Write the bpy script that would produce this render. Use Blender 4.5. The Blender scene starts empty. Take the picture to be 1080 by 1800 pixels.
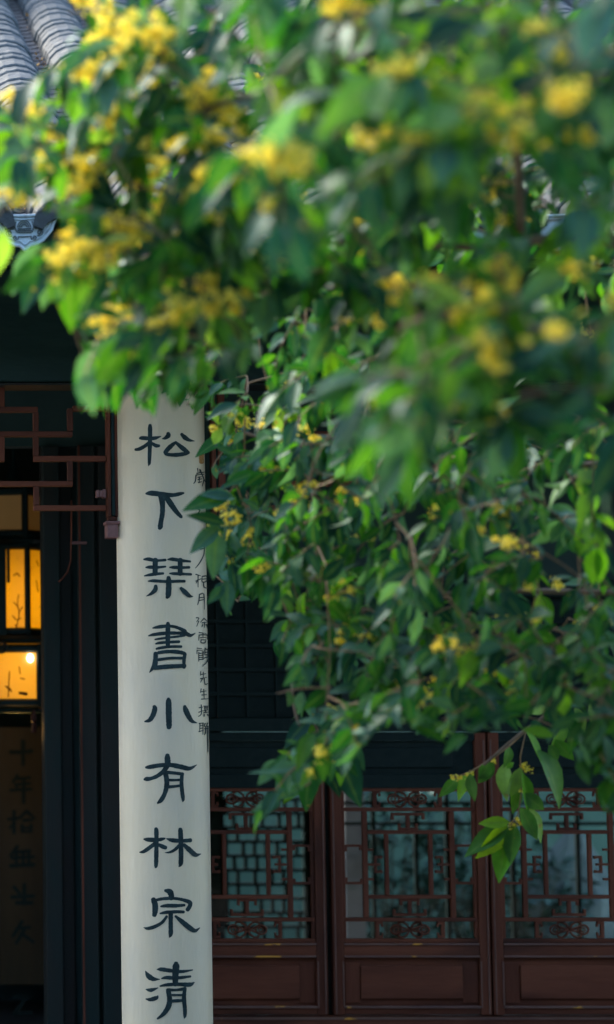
import bpy, math, random
from math import sin, cos, pi, radians as R
from mathutils import Vector, Matrix

scene = bpy.context.scene
COL = scene.collection
rng = random.Random(11)

# ------------------------------------------------------------------ camera
F, PPX, PPY, TILT, CY, CZ = 4250.0, -350.0, 900.0, R(5.0), -8.5, 1.6
cam = bpy.data.cameras.new('camera')
camo = bpy.data.objects.new('camera', cam)
COL.objects.link(camo)
camo.location = (0, CY, CZ)
camo.rotation_euler = (pi / 2 + TILT, 0, 0)
cam.sensor_fit = 'VERTICAL'
cam.sensor_height = 36
cam.sensor_width = 24
cam.lens = F / 1800 * 36
cam.shift_x = (540 - PPX) / 1800
cam.clip_start = 0.05
cam.clip_end = 400
cam.dof.use_dof = True
cam.dof.focus_distance = 8.55
cam.dof.aperture_fstop = 1.9
cam.dof.aperture_blades = 9
scene.camera = camo

# ------------------------------------------------------------------ sky, sun, exposure
SUN_E, SUN_A = R(38), R(-30)          # from behind the hall, a little to the left
w = bpy.data.worlds.new('World')
scene.world = w
w.use_nodes = True
nt = w.node_tree
bg = nt.nodes['Background']
sk = nt.nodes.new('ShaderNodeTexSky')
sk.sky_type = 'NISHITA'
sk.sun_disc = False
sk.sun_elevation = SUN_E
sk.sun_rotation = SUN_A
sk.air_density = 1.0
sk.dust_density = 1.2
sk.ozone_density = 1.0
nt.links.new(sk.outputs[0], bg.inputs[0])
bg.inputs[1].default_value = 0.15
sun = bpy.data.lights.new('sun', 'SUN')
sun.energy = 1.2
sun.angle = R(10)
sun.color = (1.0, 0.93, 0.80)
suno = bpy.data.objects.new('sun', sun)
COL.objects.link(suno)
sd = Vector((sin(SUN_A) * cos(SUN_E), cos(SUN_A) * cos(SUN_E), sin(SUN_E)))
suno.rotation_euler = sd.to_track_quat('Z', 'Y').to_euler()
suno.location = (0, 0, 12)
scene.view_settings.view_transform = 'Standard'
scene.view_settings.look = 'None'
scene.view_settings.gamma = 1
scene.view_settings.exposure = 2.7
scene.cycles.max_bounces = 8
scene.cycles.transparent_max_bounces = 12
scene.cycles.caustics_reflective = False
scene.cycles.caustics_refractive = False
scene.cycles.sample_clamp_indirect = 4

# ------------------------------------------------------------------ helpers
def ray(px, py):
    a, b = (px - PPX) / F, -(py - PPY) / F
    return Vector((a, cos(TILT) - b * sin(TILT), sin(TILT) + b * cos(TILT)))
def P(px, py, Y):                       # where the photograph's pixel meets the plane y = Y
    r = ray(px, py)
    t = (Y - CY) / r.y
    return Vector((r.x * t, Y, CZ + r.z * t))
def D(px, py, d):                       # the same at a given distance
    return P(px, py, CY + d)

def node(n, t, **k):
    m = n.nodes.new(t)
    for a, b in k.items():
        setattr(m, a, b)
    return m

def mat(name, c1, c2=None, scale=8.0, rough=0.6, bump=0.0, bscale=40.0, stretch=(1, 1, 1), spec=0.5, lo=0.35, hi=0.65,
        c3=None, c3scale=3.0, c3lo=0.6, c3hi=0.7, c3stretch=(1, 1, 1), coat=0.0, rvar=0.0):
    m = bpy.data.materials.new(name)
    m.use_nodes = True
    n = m.node_tree
    p = n.nodes['Principled BSDF']
    L = n.links.new
    tc = node(n, 'ShaderNodeTexCoord')
    mp = node(n, 'ShaderNodeMapping')
    mp.inputs['Scale'].default_value = stretch
    g = node(n, 'ShaderNodeNewGeometry')
    L(g.outputs['Position'], mp.inputs['Vector'])
    no = node(n, 'ShaderNodeTexNoise')
    no.inputs['Scale'].default_value = scale
    no.inputs['Detail'].default_value = 6
    no.inputs['Roughness'].default_value = 0.62
    L(mp.outputs[0], no.inputs['Vector'])
    cr = node(n, 'ShaderNodeValToRGB')
    cr.color_ramp.elements[0].position = lo
    cr.color_ramp.elements[1].position = hi
    cr.color_ramp.elements[0].color = (*c1, 1)
    cr.color_ramp.elements[1].color = (*(c2 or c1), 1)
    L(no.outputs[0], cr.inputs[0])
    out = cr.outputs[0]
    if c3:
        m3 = node(n, 'ShaderNodeMapping')
        m3.inputs['Scale'].default_value = c3stretch
        L(g.outputs['Position'], m3.inputs['Vector'])
        n3 = node(n, 'ShaderNodeTexNoise')
        n3.inputs['Scale'].default_value = c3scale
        n3.inputs['Detail'].default_value = 5
        L(m3.outputs[0], n3.inputs['Vector'])
        r3 = node(n, 'ShaderNodeMapRange')
        r3.inputs['From Min'].default_value = c3lo
        r3.inputs['From Max'].default_value = c3hi
        L(n3.outputs[0], r3.inputs['Value'])
        mx = node(n, 'ShaderNodeMix', data_type='RGBA')
        L(r3.outputs[0], mx.inputs['Factor'])
        L(out, mx.inputs['A'])
        mx.inputs['B'].default_value = (*c3, 1)
        out = mx.outputs['Result']
    L(out, p.inputs['Base Color'])
    p.inputs['Roughness'].default_value = rough
    p.inputs['Specular IOR Level'].default_value = spec
    if coat:
        p.inputs['Coat Weight'].default_value = coat
        p.inputs['Coat Roughness'].default_value = 0.25
    if rvar:
        rr = node(n, 'ShaderNodeMapRange')
        rr.inputs['To Min'].default_value = max(0.05, rough - rvar)
        rr.inputs['To Max'].default_value = min(1, rough + rvar)
        L(no.outputs[0], rr.inputs['Value'])
        L(rr.outputs[0], p.inputs['Roughness'])
    if bump:
        nb = node(n, 'ShaderNodeTexNoise')
        nb.inputs['Scale'].default_value = bscale
        nb.inputs['Detail'].default_value = 5
        L(mp.outputs[0], nb.inputs['Vector'])
        bp = node(n, 'ShaderNodeBump')
        bp.inputs['Strength'].default_value = bump
        bp.inputs['Distance'].default_value = 0.01
        L(nb.outputs[0], bp.inputs['Height'])
        L(bp.outputs[0], p.inputs['Normal'])
    return m

M = {}
M['ground'] = mat('ground_stone', (.20, .20, .18), (.30, .29, .26), 5, .8, .4, 30)
M['joint'] = mat('paving_joint', (.07, .07, .06), (.10, .10, .08), 9, .9)
M['plinth'] = mat('plinth_stone', (.16, .17, .16), (.24, .24, .22), 6, .8, .4, 25)
M['white'] = mat('board_white', (.83, .665, .425), (.90, .75, .545), 4.0, .45, .2, 90, (1, 1, .22), .35, .28, .72,
                 c3=(.69, .60, .46), c3scale=3.2, c3lo=.50, c3hi=.74, c3stretch=(1, 1, .5))
M['ink'] = mat('ink', (.006, .019, .022), (.022, .050, .054), 42, .5, spec=.25)
M['inkthin'] = mat('ink_thin', (.008, .021, .023), (.016, .034, .036), 90, .5, spec=.25)
M['seal'] = mat('seal_red', (.48, .20, .05), (.62, .33, .10), 180, .6)
M['wood'] = mat('red_lacquer', (.088, .028, .017), (.185, .058, .032), 7, .62, .25, 60, (1, 1, .18), .10, .3, .72,
                c3=(.014, .012, .012), c3scale=4, c3lo=.55, c3hi=.78, c3stretch=(1, 1, .3), rvar=.12)
M['woodh'] = mat('red_lacquer_rail', (.092, .029, .0175), (.195, .062, .034), 7, .62, .25, 60, (.18, 1, 1), .10, .3, .72,
                 c3=(.014, .012, .012), c3scale=4, c3lo=.55, c3hi=.78, c3stretch=(.3, 1, 1), rvar=.12)
M['worn'] = mat('worn_rail_edge', (.085, .032, .024), (.17, .080, .055), 14, .4, .2, 60, (.2, 1, 1), .5, .3, .7,
                c3=(.62, .27, .025), c3scale=9, c3lo=.635, c3hi=.66, c3stretch=(.8, 1, 1))
M['wornv'] = mat('worn_stile_edge', (.085, .030, .022), (.15, .062, .042), 14, .4, .2, 60, (1, 1, .2), .5, .3, .7,
                 c3=(.45, .20, .03), c3scale=9, c3lo=.66, c3hi=.70, c3stretch=(1, 1, .6))
M['pinkwood'] = mat('faded_wood', (.16, .065, .060), (.24, .11, .10), 25, .6, .3, 60)
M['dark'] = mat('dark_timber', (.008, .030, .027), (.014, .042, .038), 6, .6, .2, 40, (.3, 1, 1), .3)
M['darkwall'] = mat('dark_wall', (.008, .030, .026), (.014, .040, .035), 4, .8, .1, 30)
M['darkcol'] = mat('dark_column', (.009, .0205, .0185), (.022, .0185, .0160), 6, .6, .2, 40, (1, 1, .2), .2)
M['floor'] = mat('brick_floor', (.06, .06, .055), (.10, .09, .08), 9, .7, .3, 40)
M['tile'] = mat('grey_tile', (.034, .043, .046), (.066, .075, .076), 9, .8, .45, 55, (1, 1, 1), .2, .3, .7,
                c3=(.19, .17, .14), c3scale=10, c3lo=.60, c3hi=.74)
M['pan'] = mat('pan_tile', (.025, .026, .026), (.065, .060, .055), 12, .75, .5, 55)
M['glaze'] = mat('drip_glaze', (.26, .34, .36), (.40, .48, .50), 30, .35, .25, 70, c3=(.13, .15, .15), c3scale=26, c3lo=.55, c3hi=.75)
M['groove'] = mat('drip_groove', (.05, .07, .075), (.09, .12, .12), 30, .6)
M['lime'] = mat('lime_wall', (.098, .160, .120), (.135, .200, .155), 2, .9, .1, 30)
M['stonegray'] = mat('garden_stone', (.10, .105, .10), (.18, .18, .17), 5, .85, .6, 12)
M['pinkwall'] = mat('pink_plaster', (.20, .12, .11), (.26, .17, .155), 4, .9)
M['bark'] = mat('bark', (.085, .055, .032), (.17, .12, .075), 22, .8, .6, 60, (1, 1, .5))
M['twig'] = mat('twig_bark', (.15, .085, .035), (.27, .16, .07), 30, .7)
M['inner'] = mat('old_board', (.050, .037, .011), (.085, .062, .020), 6, .5, .15, 60, (1, 1, .25))
M['tassel'] = mat('tassel_silk', (.10, .03, .02), (.16, .05, .03), 90, .7)
M['iron_and_shade'] = mat('black_iron_and_shaded_wood', (.006, .015, .014), (.011, .021, .019), 30, .6, spec=.12)  # the hanger's iron; also paints eave shade onto upper window and transom wood
M['dried'] = mat('dried_blossom', (.60, .22, .035), (.78, .42, .10), 120, .8)

def leafmat():
    m = bpy.data.materials.new('leaf')
    m.use_nodes = True
    n = m.node_tree
    L = n.links.new
    p = n.nodes['Principled BSDF']
    g = node(n, 'ShaderNodeNewGeometry')
    oi = node(n, 'ShaderNodeObjectInfo')
    ad = node(n, 'ShaderNodeMath', operation='ADD')
    L(g.outputs['Random Per Island'], ad.inputs[0])
    L(oi.outputs['Random'], ad.inputs[1])
    fr = node(n, 'ShaderNodeMath', operation='FRACT')
    L(ad.outputs[0], fr.inputs[0])
    cr = node(n, 'ShaderNodeValToRGB')
    e = cr.color_ramp.elements
    e[0].position, e[0].color = 0.0, (.003, .021, .016, 1)
    e[1].position, e[1].color = 1.0, (.075, .165, .008, 1)
    for pos, c in ((.30, (.008, .040, .031, 1)), (.46, (.050, .118, .092, 1)), (.62, (.030, .080, .063, 1)), (.72, (.006, .044, .013, 1)), (.9, (.013, .070, .006, 1))):  # the paler middle stops paint sky sheen into the leaf colour
        x = e.new(pos)
        x.color = c
    L(fr.outputs[0], cr.inputs[0])
    cu = node(n, 'ShaderNodeValToRGB')
    cu.color_ramp.elements[0].color = (.006, .038, .009, 1)
    cu.color_ramp.elements[1].color = (.022, .082, .004, 1)
    L(fr.outputs[0], cu.inputs[0])
    two = node(n, 'ShaderNodeMix', data_type='RGBA')
    L(g.outputs['Backfacing'], two.inputs['Factor'])
    L(cr.outputs[0], two.inputs['A'])
    L(cu.outputs[0], two.inputs['B'])
    no = node(n, 'ShaderNodeTexNoise')
    no.inputs['Scale'].default_value = 45
    L(g.outputs['Position'], no.inputs['Vector'])
    at_ = node(n, 'ShaderNodeAttribute')
    at_.attribute_name = 'rib'
    pw = node(n, 'ShaderNodeMath', operation='POWER')
    pw.inputs[1].default_value = 9
    L(at_.outputs['Fac'], pw.inputs[0])
    ps = node(n, 'ShaderNodeMath', operation='MULTIPLY')
    ps.inputs[1].default_value = .6
    L(pw.outputs[0], ps.inputs[0])
    rb = node(n, 'ShaderNodeMix', data_type='RGBA')
    L(ps.outputs[0], rb.inputs['Factor'])
    L(two.outputs['Result'], rb.inputs['A'])
    rb.inputs['B'].default_value = (.09, .15, .04, 1)
    n4 = node(n, 'ShaderNodeTexNoise')
    n4.inputs['Scale'].default_value = 30
    n4.inputs['Detail'].default_value = 3
    L(g.outputs['Position'], n4.inputs['Vector'])
    m4 = node(n, 'ShaderNodeMapRange')
    m4.inputs['From Min'].default_value = .69
    m4.inputs['From Max'].default_value = .73
    L(n4.outputs[0], m4.inputs['Value'])
    br = node(n, 'ShaderNodeMix', data_type='RGBA')
    L(m4.outputs[0], br.inputs['Factor'])
    L(rb.outputs['Result'], br.inputs['A'])
    br.inputs['B'].default_value = (.16, .12, .03, 1)
    hv = node(n, 'ShaderNodeHueSaturation')
    mr = node(n, 'ShaderNodeMapRange')
    mr.inputs['To Min'].default_value = .7
    mr.inputs['To Max'].default_value = 1.3
    L(no.outputs[0], mr.inputs['Value'])
    L(mr.outputs[0], hv.inputs['Value'])
    L(br.outputs['Result'], hv.inputs['Color'])
    L(hv.outputs[0], p.inputs['Base Color'])
    p.inputs['Roughness'].default_value = .58
    p.inputs['Specular IOR Level'].default_value = .4
    p.inputs['Specular Tint'].default_value = (.42, 1.0, .70, 1)
    bp = node(n, 'ShaderNodeBump')
    bp.inputs['Strength'].default_value = .25
    bp.inputs['Distance'].default_value = .004
    L(no.outputs[0], bp.inputs['Height'])
    L(bp.outputs[0], p.inputs['Normal'])
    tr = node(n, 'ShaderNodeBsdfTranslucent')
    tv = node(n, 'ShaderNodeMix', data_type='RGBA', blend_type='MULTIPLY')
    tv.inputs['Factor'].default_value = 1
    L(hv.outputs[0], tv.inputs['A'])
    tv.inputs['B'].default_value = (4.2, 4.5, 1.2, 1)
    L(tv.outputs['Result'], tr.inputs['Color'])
    mx = node(n, 'ShaderNodeMixShader')
    mx.inputs[0].default_value = .30
    L(p.outputs[0], mx.inputs[1])
    L(tr.outputs[0], mx.inputs[2])
    L(mx.outputs[0], n.nodes['Material Output'].inputs[0])
    return m
M['leaf'] = leafmat()
M['younglit'] = M['leaf'].copy()              # lighter, yellower copy: fresh shoots, and sunlight through leaves painted in
M['younglit'].name = 'young_lit_leaf'
for n_ in M['younglit'].node_tree.nodes:
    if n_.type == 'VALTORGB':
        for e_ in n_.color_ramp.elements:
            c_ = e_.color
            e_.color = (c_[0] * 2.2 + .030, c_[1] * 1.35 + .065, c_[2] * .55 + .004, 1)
M['shrubleaf'] = mat('shrub_leaf', (.006, .028, .020), (.020, .070, .040), 14, .5)

def flowermat():
    m = bpy.data.materials.new('osmanthus_flower')
    m.use_nodes = True
    n = m.node_tree
    L = n.links.new
    p = n.nodes['Principled BSDF']
    g = node(n, 'ShaderNodeNewGeometry')
    cr = node(n, 'ShaderNodeValToRGB')
    cr.color_ramp.elements[0].color = (.94, .70, .022, 1)
    cr.color_ramp.elements[1].color = (.98, .88, .17, 1)
    L(g.outputs['Random Per Island'], cr.inputs[0])
    L(cr.outputs[0], p.inputs['Base Color'])
    p.inputs['Roughness'].default_value = .6
    tr = node(n, 'ShaderNodeBsdfTranslucent')
    L(cr.outputs[0], tr.inputs['Color'])
    mx = node(n, 'ShaderNodeMixShader')
    mx.inputs[0].default_value = .45
    L(p.outputs[0], mx.inputs[1])
    L(tr.outputs[0], mx.inputs[2])
    L(mx.outputs[0], n.nodes['Material Output'].inputs[0])
    return m
M['flower'] = flowermat()

def glassmat():
    m = bpy.data.materials.new('window_glass')
    m.use_nodes = True
    n = m.node_tree
    L = n.links.new
    n.nodes.remove(n.nodes['Principled BSDF'])
    t = node(n, 'ShaderNodeBsdfTransparent')
    t.inputs[0].default_value = (.70, .80, .78, 1)
    gl = node(n, 'ShaderNodeBsdfGlossy')
    gl.inputs['Roughness'].default_value = .02
    f = node(n, 'ShaderNodeFresnel')
    f.inputs[0].default_value = 1.45
    mx = node(n, 'ShaderNodeMixShader')
    hf = node(n, 'ShaderNodeMath', operation='MULTIPLY')
    hf.inputs[1].default_value = .22
    L(f.outputs[0], hf.inputs[0])
    L(hf.outputs[0], mx.inputs[0])
    L(t.outputs[0], mx.inputs[1])
    L(gl.outputs[0], mx.inputs[2])
    L(mx.outputs[0], n.nodes['Material Output'].inputs[0])
    return m
M['glass'] = glassmat()

def lampmat(name, col, strength, centre=None, centre_r=(0, 1)):
    m = bpy.data.materials.new(name)
    m.use_nodes = True
    n = m.node_tree
    L = n.links.new
    p = n.nodes['Principled BSDF']
    p.inputs['Base Color'].default_value = (.55, .40, .18, 1)
    p.inputs['Roughness'].default_value = .8
    g = node(n, 'ShaderNodeNewGeometry')
    no = node(n, 'ShaderNodeTexNoise')
    no.inputs['Scale'].default_value = 34
    no.inputs['Detail'].default_value = 4
    L(g.outputs['Position'], no.inputs['Vector'])
    cr = node(n, 'ShaderNodeValToRGB')
    e = cr.color_ramp.elements
    e[0].position, e[0].color = .27, (col[0] * .35, col[1] * .30, col[2], 1)
    e[1].position, e[1].color = .38, (*col, 1)
    L(no.outputs[0], cr.inputs[0])
    L(cr.outputs[0], p.inputs['Emission Color'])
    p.inputs['Emission Strength'].default_value = strength
    if centre:
        ds = node(n, 'ShaderNodeVectorMath', operation='DISTANCE')
        L(g.outputs['Position'], ds.inputs[0])
        ds.inputs[1].default_value = centre
        fm = node(n, 'ShaderNodeMapRange')
        fm.inputs['From Min'].default_value = centre_r[0]
        fm.inputs['From Max'].default_value = centre_r[1]
        fm.inputs['To Min'].default_value = strength
        fm.inputs['To Max'].default_value = strength * .38
        L(ds.outputs['Value'], fm.inputs['Value'])
        L(fm.outputs[0], p.inputs['Emission Strength'])
    return m
M['lampdim'] = lampmat('dim_lantern_silk', (1.0, .42, .06), .006)
M['bulb'] = lampmat('lantern_bulb', (1.0, .86, .62), .8)

class MB:
    def __init__(s):
        s.v, s.f = [], []
    def add(s, vs, fs):
        o = len(s.v)
        s.v += [tuple(v) for v in vs]
        s.f += [tuple(i + o for i in f) for f in fs]
    def box(s, a, b):
        x0, y0, z0 = a
        x1, y1, z1 = b
        s.add([(x0, y0, z0), (x1, y0, z0), (x1, y1, z0), (x0, y1, z0), (x0, y0, z1), (x1, y0, z1), (x1, y1, z1), (x0, y1, z1)],
              [(0, 3, 2, 1), (4, 5, 6, 7), (0, 1, 5, 4), (1, 2, 6, 5), (2, 3, 7, 6), (3, 0, 4, 7)])
    def tube(s, pts, rad, n=8, cap=True):
        pts = [Vector(p) for p in pts]
        rad = rad if isinstance(rad, (list, tuple)) else [rad] * len(pts)
        vs, fs, k = [], [], len(pts)
        ref = None
        for i, p in enumerate(pts):
            t = (pts[min(i + 1, k - 1)] - pts[max(i - 1, 0)]).normalized()
            if ref is None:
                ref = Vector((0, 0, 1)) if abs(t.z) < .8 else Vector((1, 0, 0))
            a = (ref - t * ref.dot(t)).normalized()
            b = t.cross(a)
            ref = a
            for j in range(n):
                q = 2 * pi * j / n
                vs.append(p + (a * cos(q) + b * sin(q)) * rad[i])
        for i in range(k - 1):
            for j in range(n):
                fs.append((i * n + j, i * n + (j + 1) % n, (i + 1) * n + (j + 1) % n, (i + 1) * n + j))
        if cap:
            fs.append(tuple(range(n - 1, -1, -1)))
            fs.append(tuple((k - 1) * n + j for j in range(n)))
        s.add(vs, fs)
    def lathe(s, prof, c, n=20):
        vs, fs = [], []
        for r, z in prof:
            for j in range(n):
                q = 2 * pi * j / n
                vs.append((c[0] + r * cos(q), c[1] + r * sin(q), c[2] + z))
        for i in range(len(prof) - 1):
            for j in range(n):
                fs.append((i * n + j, i * n + (j + 1) % n, (i + 1) * n + (j + 1) % n, (i + 1) * n + j))
        fs.append(tuple(range(n - 1, -1, -1)))
        fs.append(tuple((len(prof) - 1) * n + j for j in range(n)))
        s.add(vs, fs)
    def mesh(s, name, m, smooth=False):
        me = bpy.data.meshes.new(name)
        me.from_pydata(s.v, [], s.f)
        me.materials.append(m)
        if smooth:
            me.shade_smooth()
        me.update()
        return me
    def build(s, name, m, parent=None, smooth=False, bevel=0):
        return link(name, s.mesh(name, m, smooth), parent, bevel)

def link(name, me, parent=None, bevel=0):
    o = bpy.data.objects.new(name, me)
    COL.objects.link(o)
    if parent:
        o.parent = parent
    if bevel:
        b = o.modifiers.new('bevel', 'BEVEL')
        b.width = bevel
        b.segments = 2
        b.limit_method = 'ANGLE'
    return o

def tag(o, label=None, cat=None, group=None, kind=None):
    if label:
        o['label'] = label
    if cat:
        o['category'] = cat
    if group:
        o['group'] = group
    if kind:
        o['kind'] = kind
    return o

def empty(name, loc=(0, 0, 0)):
    o = bpy.data.objects.new(name, None)
    COL.objects.link(o)
    o.location = loc
    o.empty_display_size = .2
    return o

def boxobj(name, a, b, m, parent=None, bevel=0):
    q = MB()
    q.box([min(a[i], b[i]) for i in range(3)], [max(a[i], b[i]) for i in range(3)])
    return q.build(name, m, parent, bevel=bevel)

def pxbox(name, x0, y0, x1, y1, Y0, Y1, m, parent=None, bevel=0):
    """a board whose front face, in the plane y = Y0, spans the given photograph pixels"""
    a, b = P(x0, y1, Y0), P(x1, y0, Y0)
    return boxobj(name, (a.x, Y0, a.z), (b.x, Y1, b.z), m, parent, bevel)

# ------------------------------------------------------------------ ground and floors
boxobj('courtyard_ground', (-60, -70, -.35), (60, -1.3, -.15), M['ground'])['kind'] = 'structure'
boxobj('rear_ground', (-60, 6.3, -.35), (60, 70, -.15), M['ground'])['kind'] = 'structure'
boxobj('side_ground', (-60, -1.3, -.35), (-2.0, 6.3, -.153), M['ground'])['kind'] = 'structure'
boxobj('side_ground', (6.0, -1.3, -.35), (60, 6.3, -.153), M['ground'])['kind'] = 'structure'
boxobj('terrace', (-2.0, -1.3, -.35), (6.0, 6.3, 0), M['plinth'], bevel=.01)['kind'] = 'structure'

cw = boxobj('added_facing_block', (-12, -17, -.15), (14, -14.5, 4.0), M['darkwall'])  # unseen, added to block low sky light from the facade
tag(cw, 'unseen dark block added across the courtyard to cut sky light', 'building')
q = MB()
q.add([(-12.5, -13.7, 3.9), (14.5, -13.7, 3.9), (14.5, -16.5, 5.8), (-12.5, -16.5, 5.8), (-12.5, -17.2, 5.4), (14.5, -17.2, 5.4), (-12.5, -13.7, 3.75), (14.5, -13.7, 3.75), (-12.5, -17.2, 3.75), (14.5, -17.2, 3.75)],
      [(0, 1, 2, 3), (3, 2, 5, 4), (0, 6, 7, 1), (6, 8, 9, 7), (4, 5, 9, 8), (0, 3, 4, 8, 6), (1, 7, 9, 5, 2)])
q.build('roof', M['tile'], cw)

for x0, x1, lab in ((-6.8, -3.4, 'unseen dark block added left of the courtyard to cut side light'), (7.2, 10.4, 'unseen dark block added right of the courtyard to cut side light')):
    sh = boxobj('added_side_block', (x0, -13.0, -.15), (x1, -1.6, 4.6), M['darkwall'])  # unseen, added to cut side light so the board's edges darken
    tag(sh, lab, 'building')
    q = MB()
    m_ = (x0 + x1) / 2
    q.add([(x0 - .5, -13.2, 4.5), (m_, -13.2, 6.0), (x1 + .5, -13.2, 4.5), (x0 - .5, -1.45, 4.5), (m_, -1.45, 6.0), (x1 + .5, -1.45, 4.5)], [(0, 1, 4, 3), (1, 2, 5, 4), (0, 2, 1), (3, 4, 5), (0, 3, 5, 2)])
    q.build('roof', M['tile'], sh)

# ------------------------------------------------------------------ the hall
hall = empty('timber_hall', (1.9, 2.5, 0))
tag(hall, 'dark timber hall with grey tiled roof and red lattice windows', 'building')
def H(o):                               # keep world placement under the hall's empty
    o.matrix_parent_inverse = Matrix.Translation(hall.location).inverted()
    return o
X0, X1 = -1.8, 5.8
WY = 1.5                                # plane of the window wall
# walls, ceiling
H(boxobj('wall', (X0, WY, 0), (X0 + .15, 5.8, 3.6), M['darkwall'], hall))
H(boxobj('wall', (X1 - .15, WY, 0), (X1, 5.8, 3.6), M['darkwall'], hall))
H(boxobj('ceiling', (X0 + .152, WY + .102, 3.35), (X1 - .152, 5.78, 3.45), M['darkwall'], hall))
H(boxobj('floor', (X0 + .152, WY + .102, .004), (X1 - .152, 5.5, .02), M['floor'], hall))
H(boxobj('veranda_ceiling', (X0, .32, 3.12), (X1, WY - .005, 3.17), M['dark'], hall))
zb0, zb1 = P(0, 672, .06).z, P(0, 470, .06).z
H(boxobj('beam', (X0, .06, zb0), (X1, .28, zb1), M['dark'], hall, .008))
H(boxobj('beam', (X0, .035, zb1 + .004), (X1, .30, zb1 + .22), M['dark'], hall, .012))
H(pxbox('beam_moulding', -600, 676.5, 1500, 673.2, .05, .20, M['darkcol'], hall))
# columns
def column(x, y, name='column'):
    q = MB()
    q.lathe([(.20, 0), (.21, .05), (.21, .10), (.17, .14), (.15, .16)], (x, y, 0), 24)
    base = q.build('column_base', M['plinth'], hall, True)
    H(base)
    q = MB()
    q.lathe([(.128, .155), (.13, .3), (.128, 2.0), (.122, 3.1)], (x, y, 0), 28)
    H(q.build(name, M['darkcol'], hall, True))
BR = .165                               # radius of the curved board
BX = (P(296.5, 1200, 0.0)).x
column(BX, BR)
column(BX - 2.9, BR)
column(BX + 3.3, BR)

# ------------------------------------------------------------------ roof
AL = R(27)
EY = -.95                               # eave line
ez = P(49, 384, EY).z                   # height of the gutter at the eave
S = .2808
gx0 = P(43, 372, EY).x                  # gutter with the drip tile in view
RUN = 3.75
def RP(x, s, h=0.0):                    # point of the roof plane, s metres up the slope, h above it
    return Vector((x, EY + s * cos(AL) - h * sin(AL), ez + s * sin(AL) + h * cos(AL)))
SL = RUN / cos(AL)
q = MB()
def slab(q, x0, x1, s0, s1, h0, h1):
    q.add([RP(x0, s0, h0), RP(x1, s0, h0), RP(x1, s1, h0), RP(x0, s1, h0), RP(x0, s0, h1), RP(x1, s0, h1), RP(x1, s1, h1), RP(x0, s1, h1)],
          [(0, 3, 2, 1), (4, 5, 6, 7), (0, 1, 5, 4), (1, 2, 6, 5), (2, 3, 7, 6), (3, 0, 4, 7)])
XR0, XR1 = X0 - .5, X1 + .5
slab(q, XR0, XR1, .06, SL, -.09, -.055)
roof = H(q.build('roof', M['dark'], hall))
def RF(o):
    o.parent = roof
    o.matrix_parent_inverse = (Matrix.Translation(hall.location).inverted() @ Matrix.Translation(hall.location)).inverted()
    return o
ry, rz = RP(0, SL).y, RP(0, SL).z
q = MB()                                # rear slope
q.add([(XR0, ry + .01, rz - .03), (XR1, ry + .01, rz - .03), (XR1, 6.6, 3.3), (XR0, 6.6, 3.3),
       (XR0, ry + .01, rz - .10), (XR1, ry + .01, rz - .10), (XR1, 6.6, 3.22), (XR0, 6.6, 3.22)],
      [(0, 1, 2, 3), (7, 6, 5, 4), (0, 4, 5, 1), (2, 6, 7, 3), (1, 5, 6, 2), (3, 7, 4, 0)])
RF(q.build('rear_slope', M['tile'], roof))
q = MB()
q.box((XR0, ry - .10, rz - .05), (XR1, ry + .10, rz + .22))
q.tube([(XR0, ry, rz + .25), (XR1, ry, rz + .25)], .09, 10)
RF(q.build('ridge', M['tile'], roof))
for xs in (X0 + .02, X1 - .14):         # gables
    q = MB()
    zz = RP(0, SL, -.11).z
    pts = [(.36, 3.45), (WY, 3.45), (6.3, 3.25), (6.3, 3.2), (ry, zz - .02), (.36, RP(0, (.36 - EY) / cos(AL), -.13).z)]
    pts = [(WY, 3.601), (5.8, 3.601), (5.8, 3.62), (ry, zz - .04), (WY, RP(0, (WY - EY) / cos(AL), -.14).z)]
    vs = [(xs, a, b) for a, b in pts] + [(xs + .12, a, b) for a, b in pts]
    n = len(pts)
    q.add(vs, [tuple(range(n)), tuple(range(2 * n - 1, n - 1, -1))] + [(i, i + n, (i + 1) % n + n, (i + 1) % n) for i in range(n)])
    H(q.build('gable', M['darkwall'], hall))
# tiles: each cover tile a small arched shell, each pan tile a trough
def arc_mesh(name, m, rad, depth, length, th, up, taper=1.0, n=9):
    q = MB()
    sg = 1 if up else -1
    rings = ((0.0, rad - th, depth - th, 1), (0.0, rad - th * .45, depth - th * .45, 1), (.010, rad, depth, 1), (length, rad, depth, taper), (length, rad - th, depth - th, taper))
    vs = []
    for yy, r, dp, k in rings:
        for i in range(n):
            a = pi * i / (n - 1)
            vs.append((cos(a) * r * k, yy, sin(a) * dp * k * sg))
    fs = []
    R_ = len(rings)
    for b in range(R_):
        c = (b + 1) % R_
        for i in range(n - 1):
            fs.append((b * n + i, b * n + i + 1, c * n + i + 1, c * n + i))
    q.add(vs, fs)
    return q
EXP = .082
cov_mb = [arc_mesh('cover', M['tile'], .114 * k, .090 * k, .17, .012, True, .97) for k in (1.0, 1.03, .97)]
pan_mb = arc_mesh('pan', M['pan'], .072, .045, .18, .012, False, .97)
cov_me = [c.mesh('cover_tile', M['tile']) for c in cov_mb]
pan_me = pan_mb.mesh('pan_tile', M['pan'])
ROT = Matrix.Rotation(AL, 4, 'X')
restc, restp = MB(), MB()
def put(mb, src, mx):
    mb.add([mx @ Vector(v) for v in src.v], src.f)
rows = range(-9, 20)
ncov = npan = 0
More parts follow.
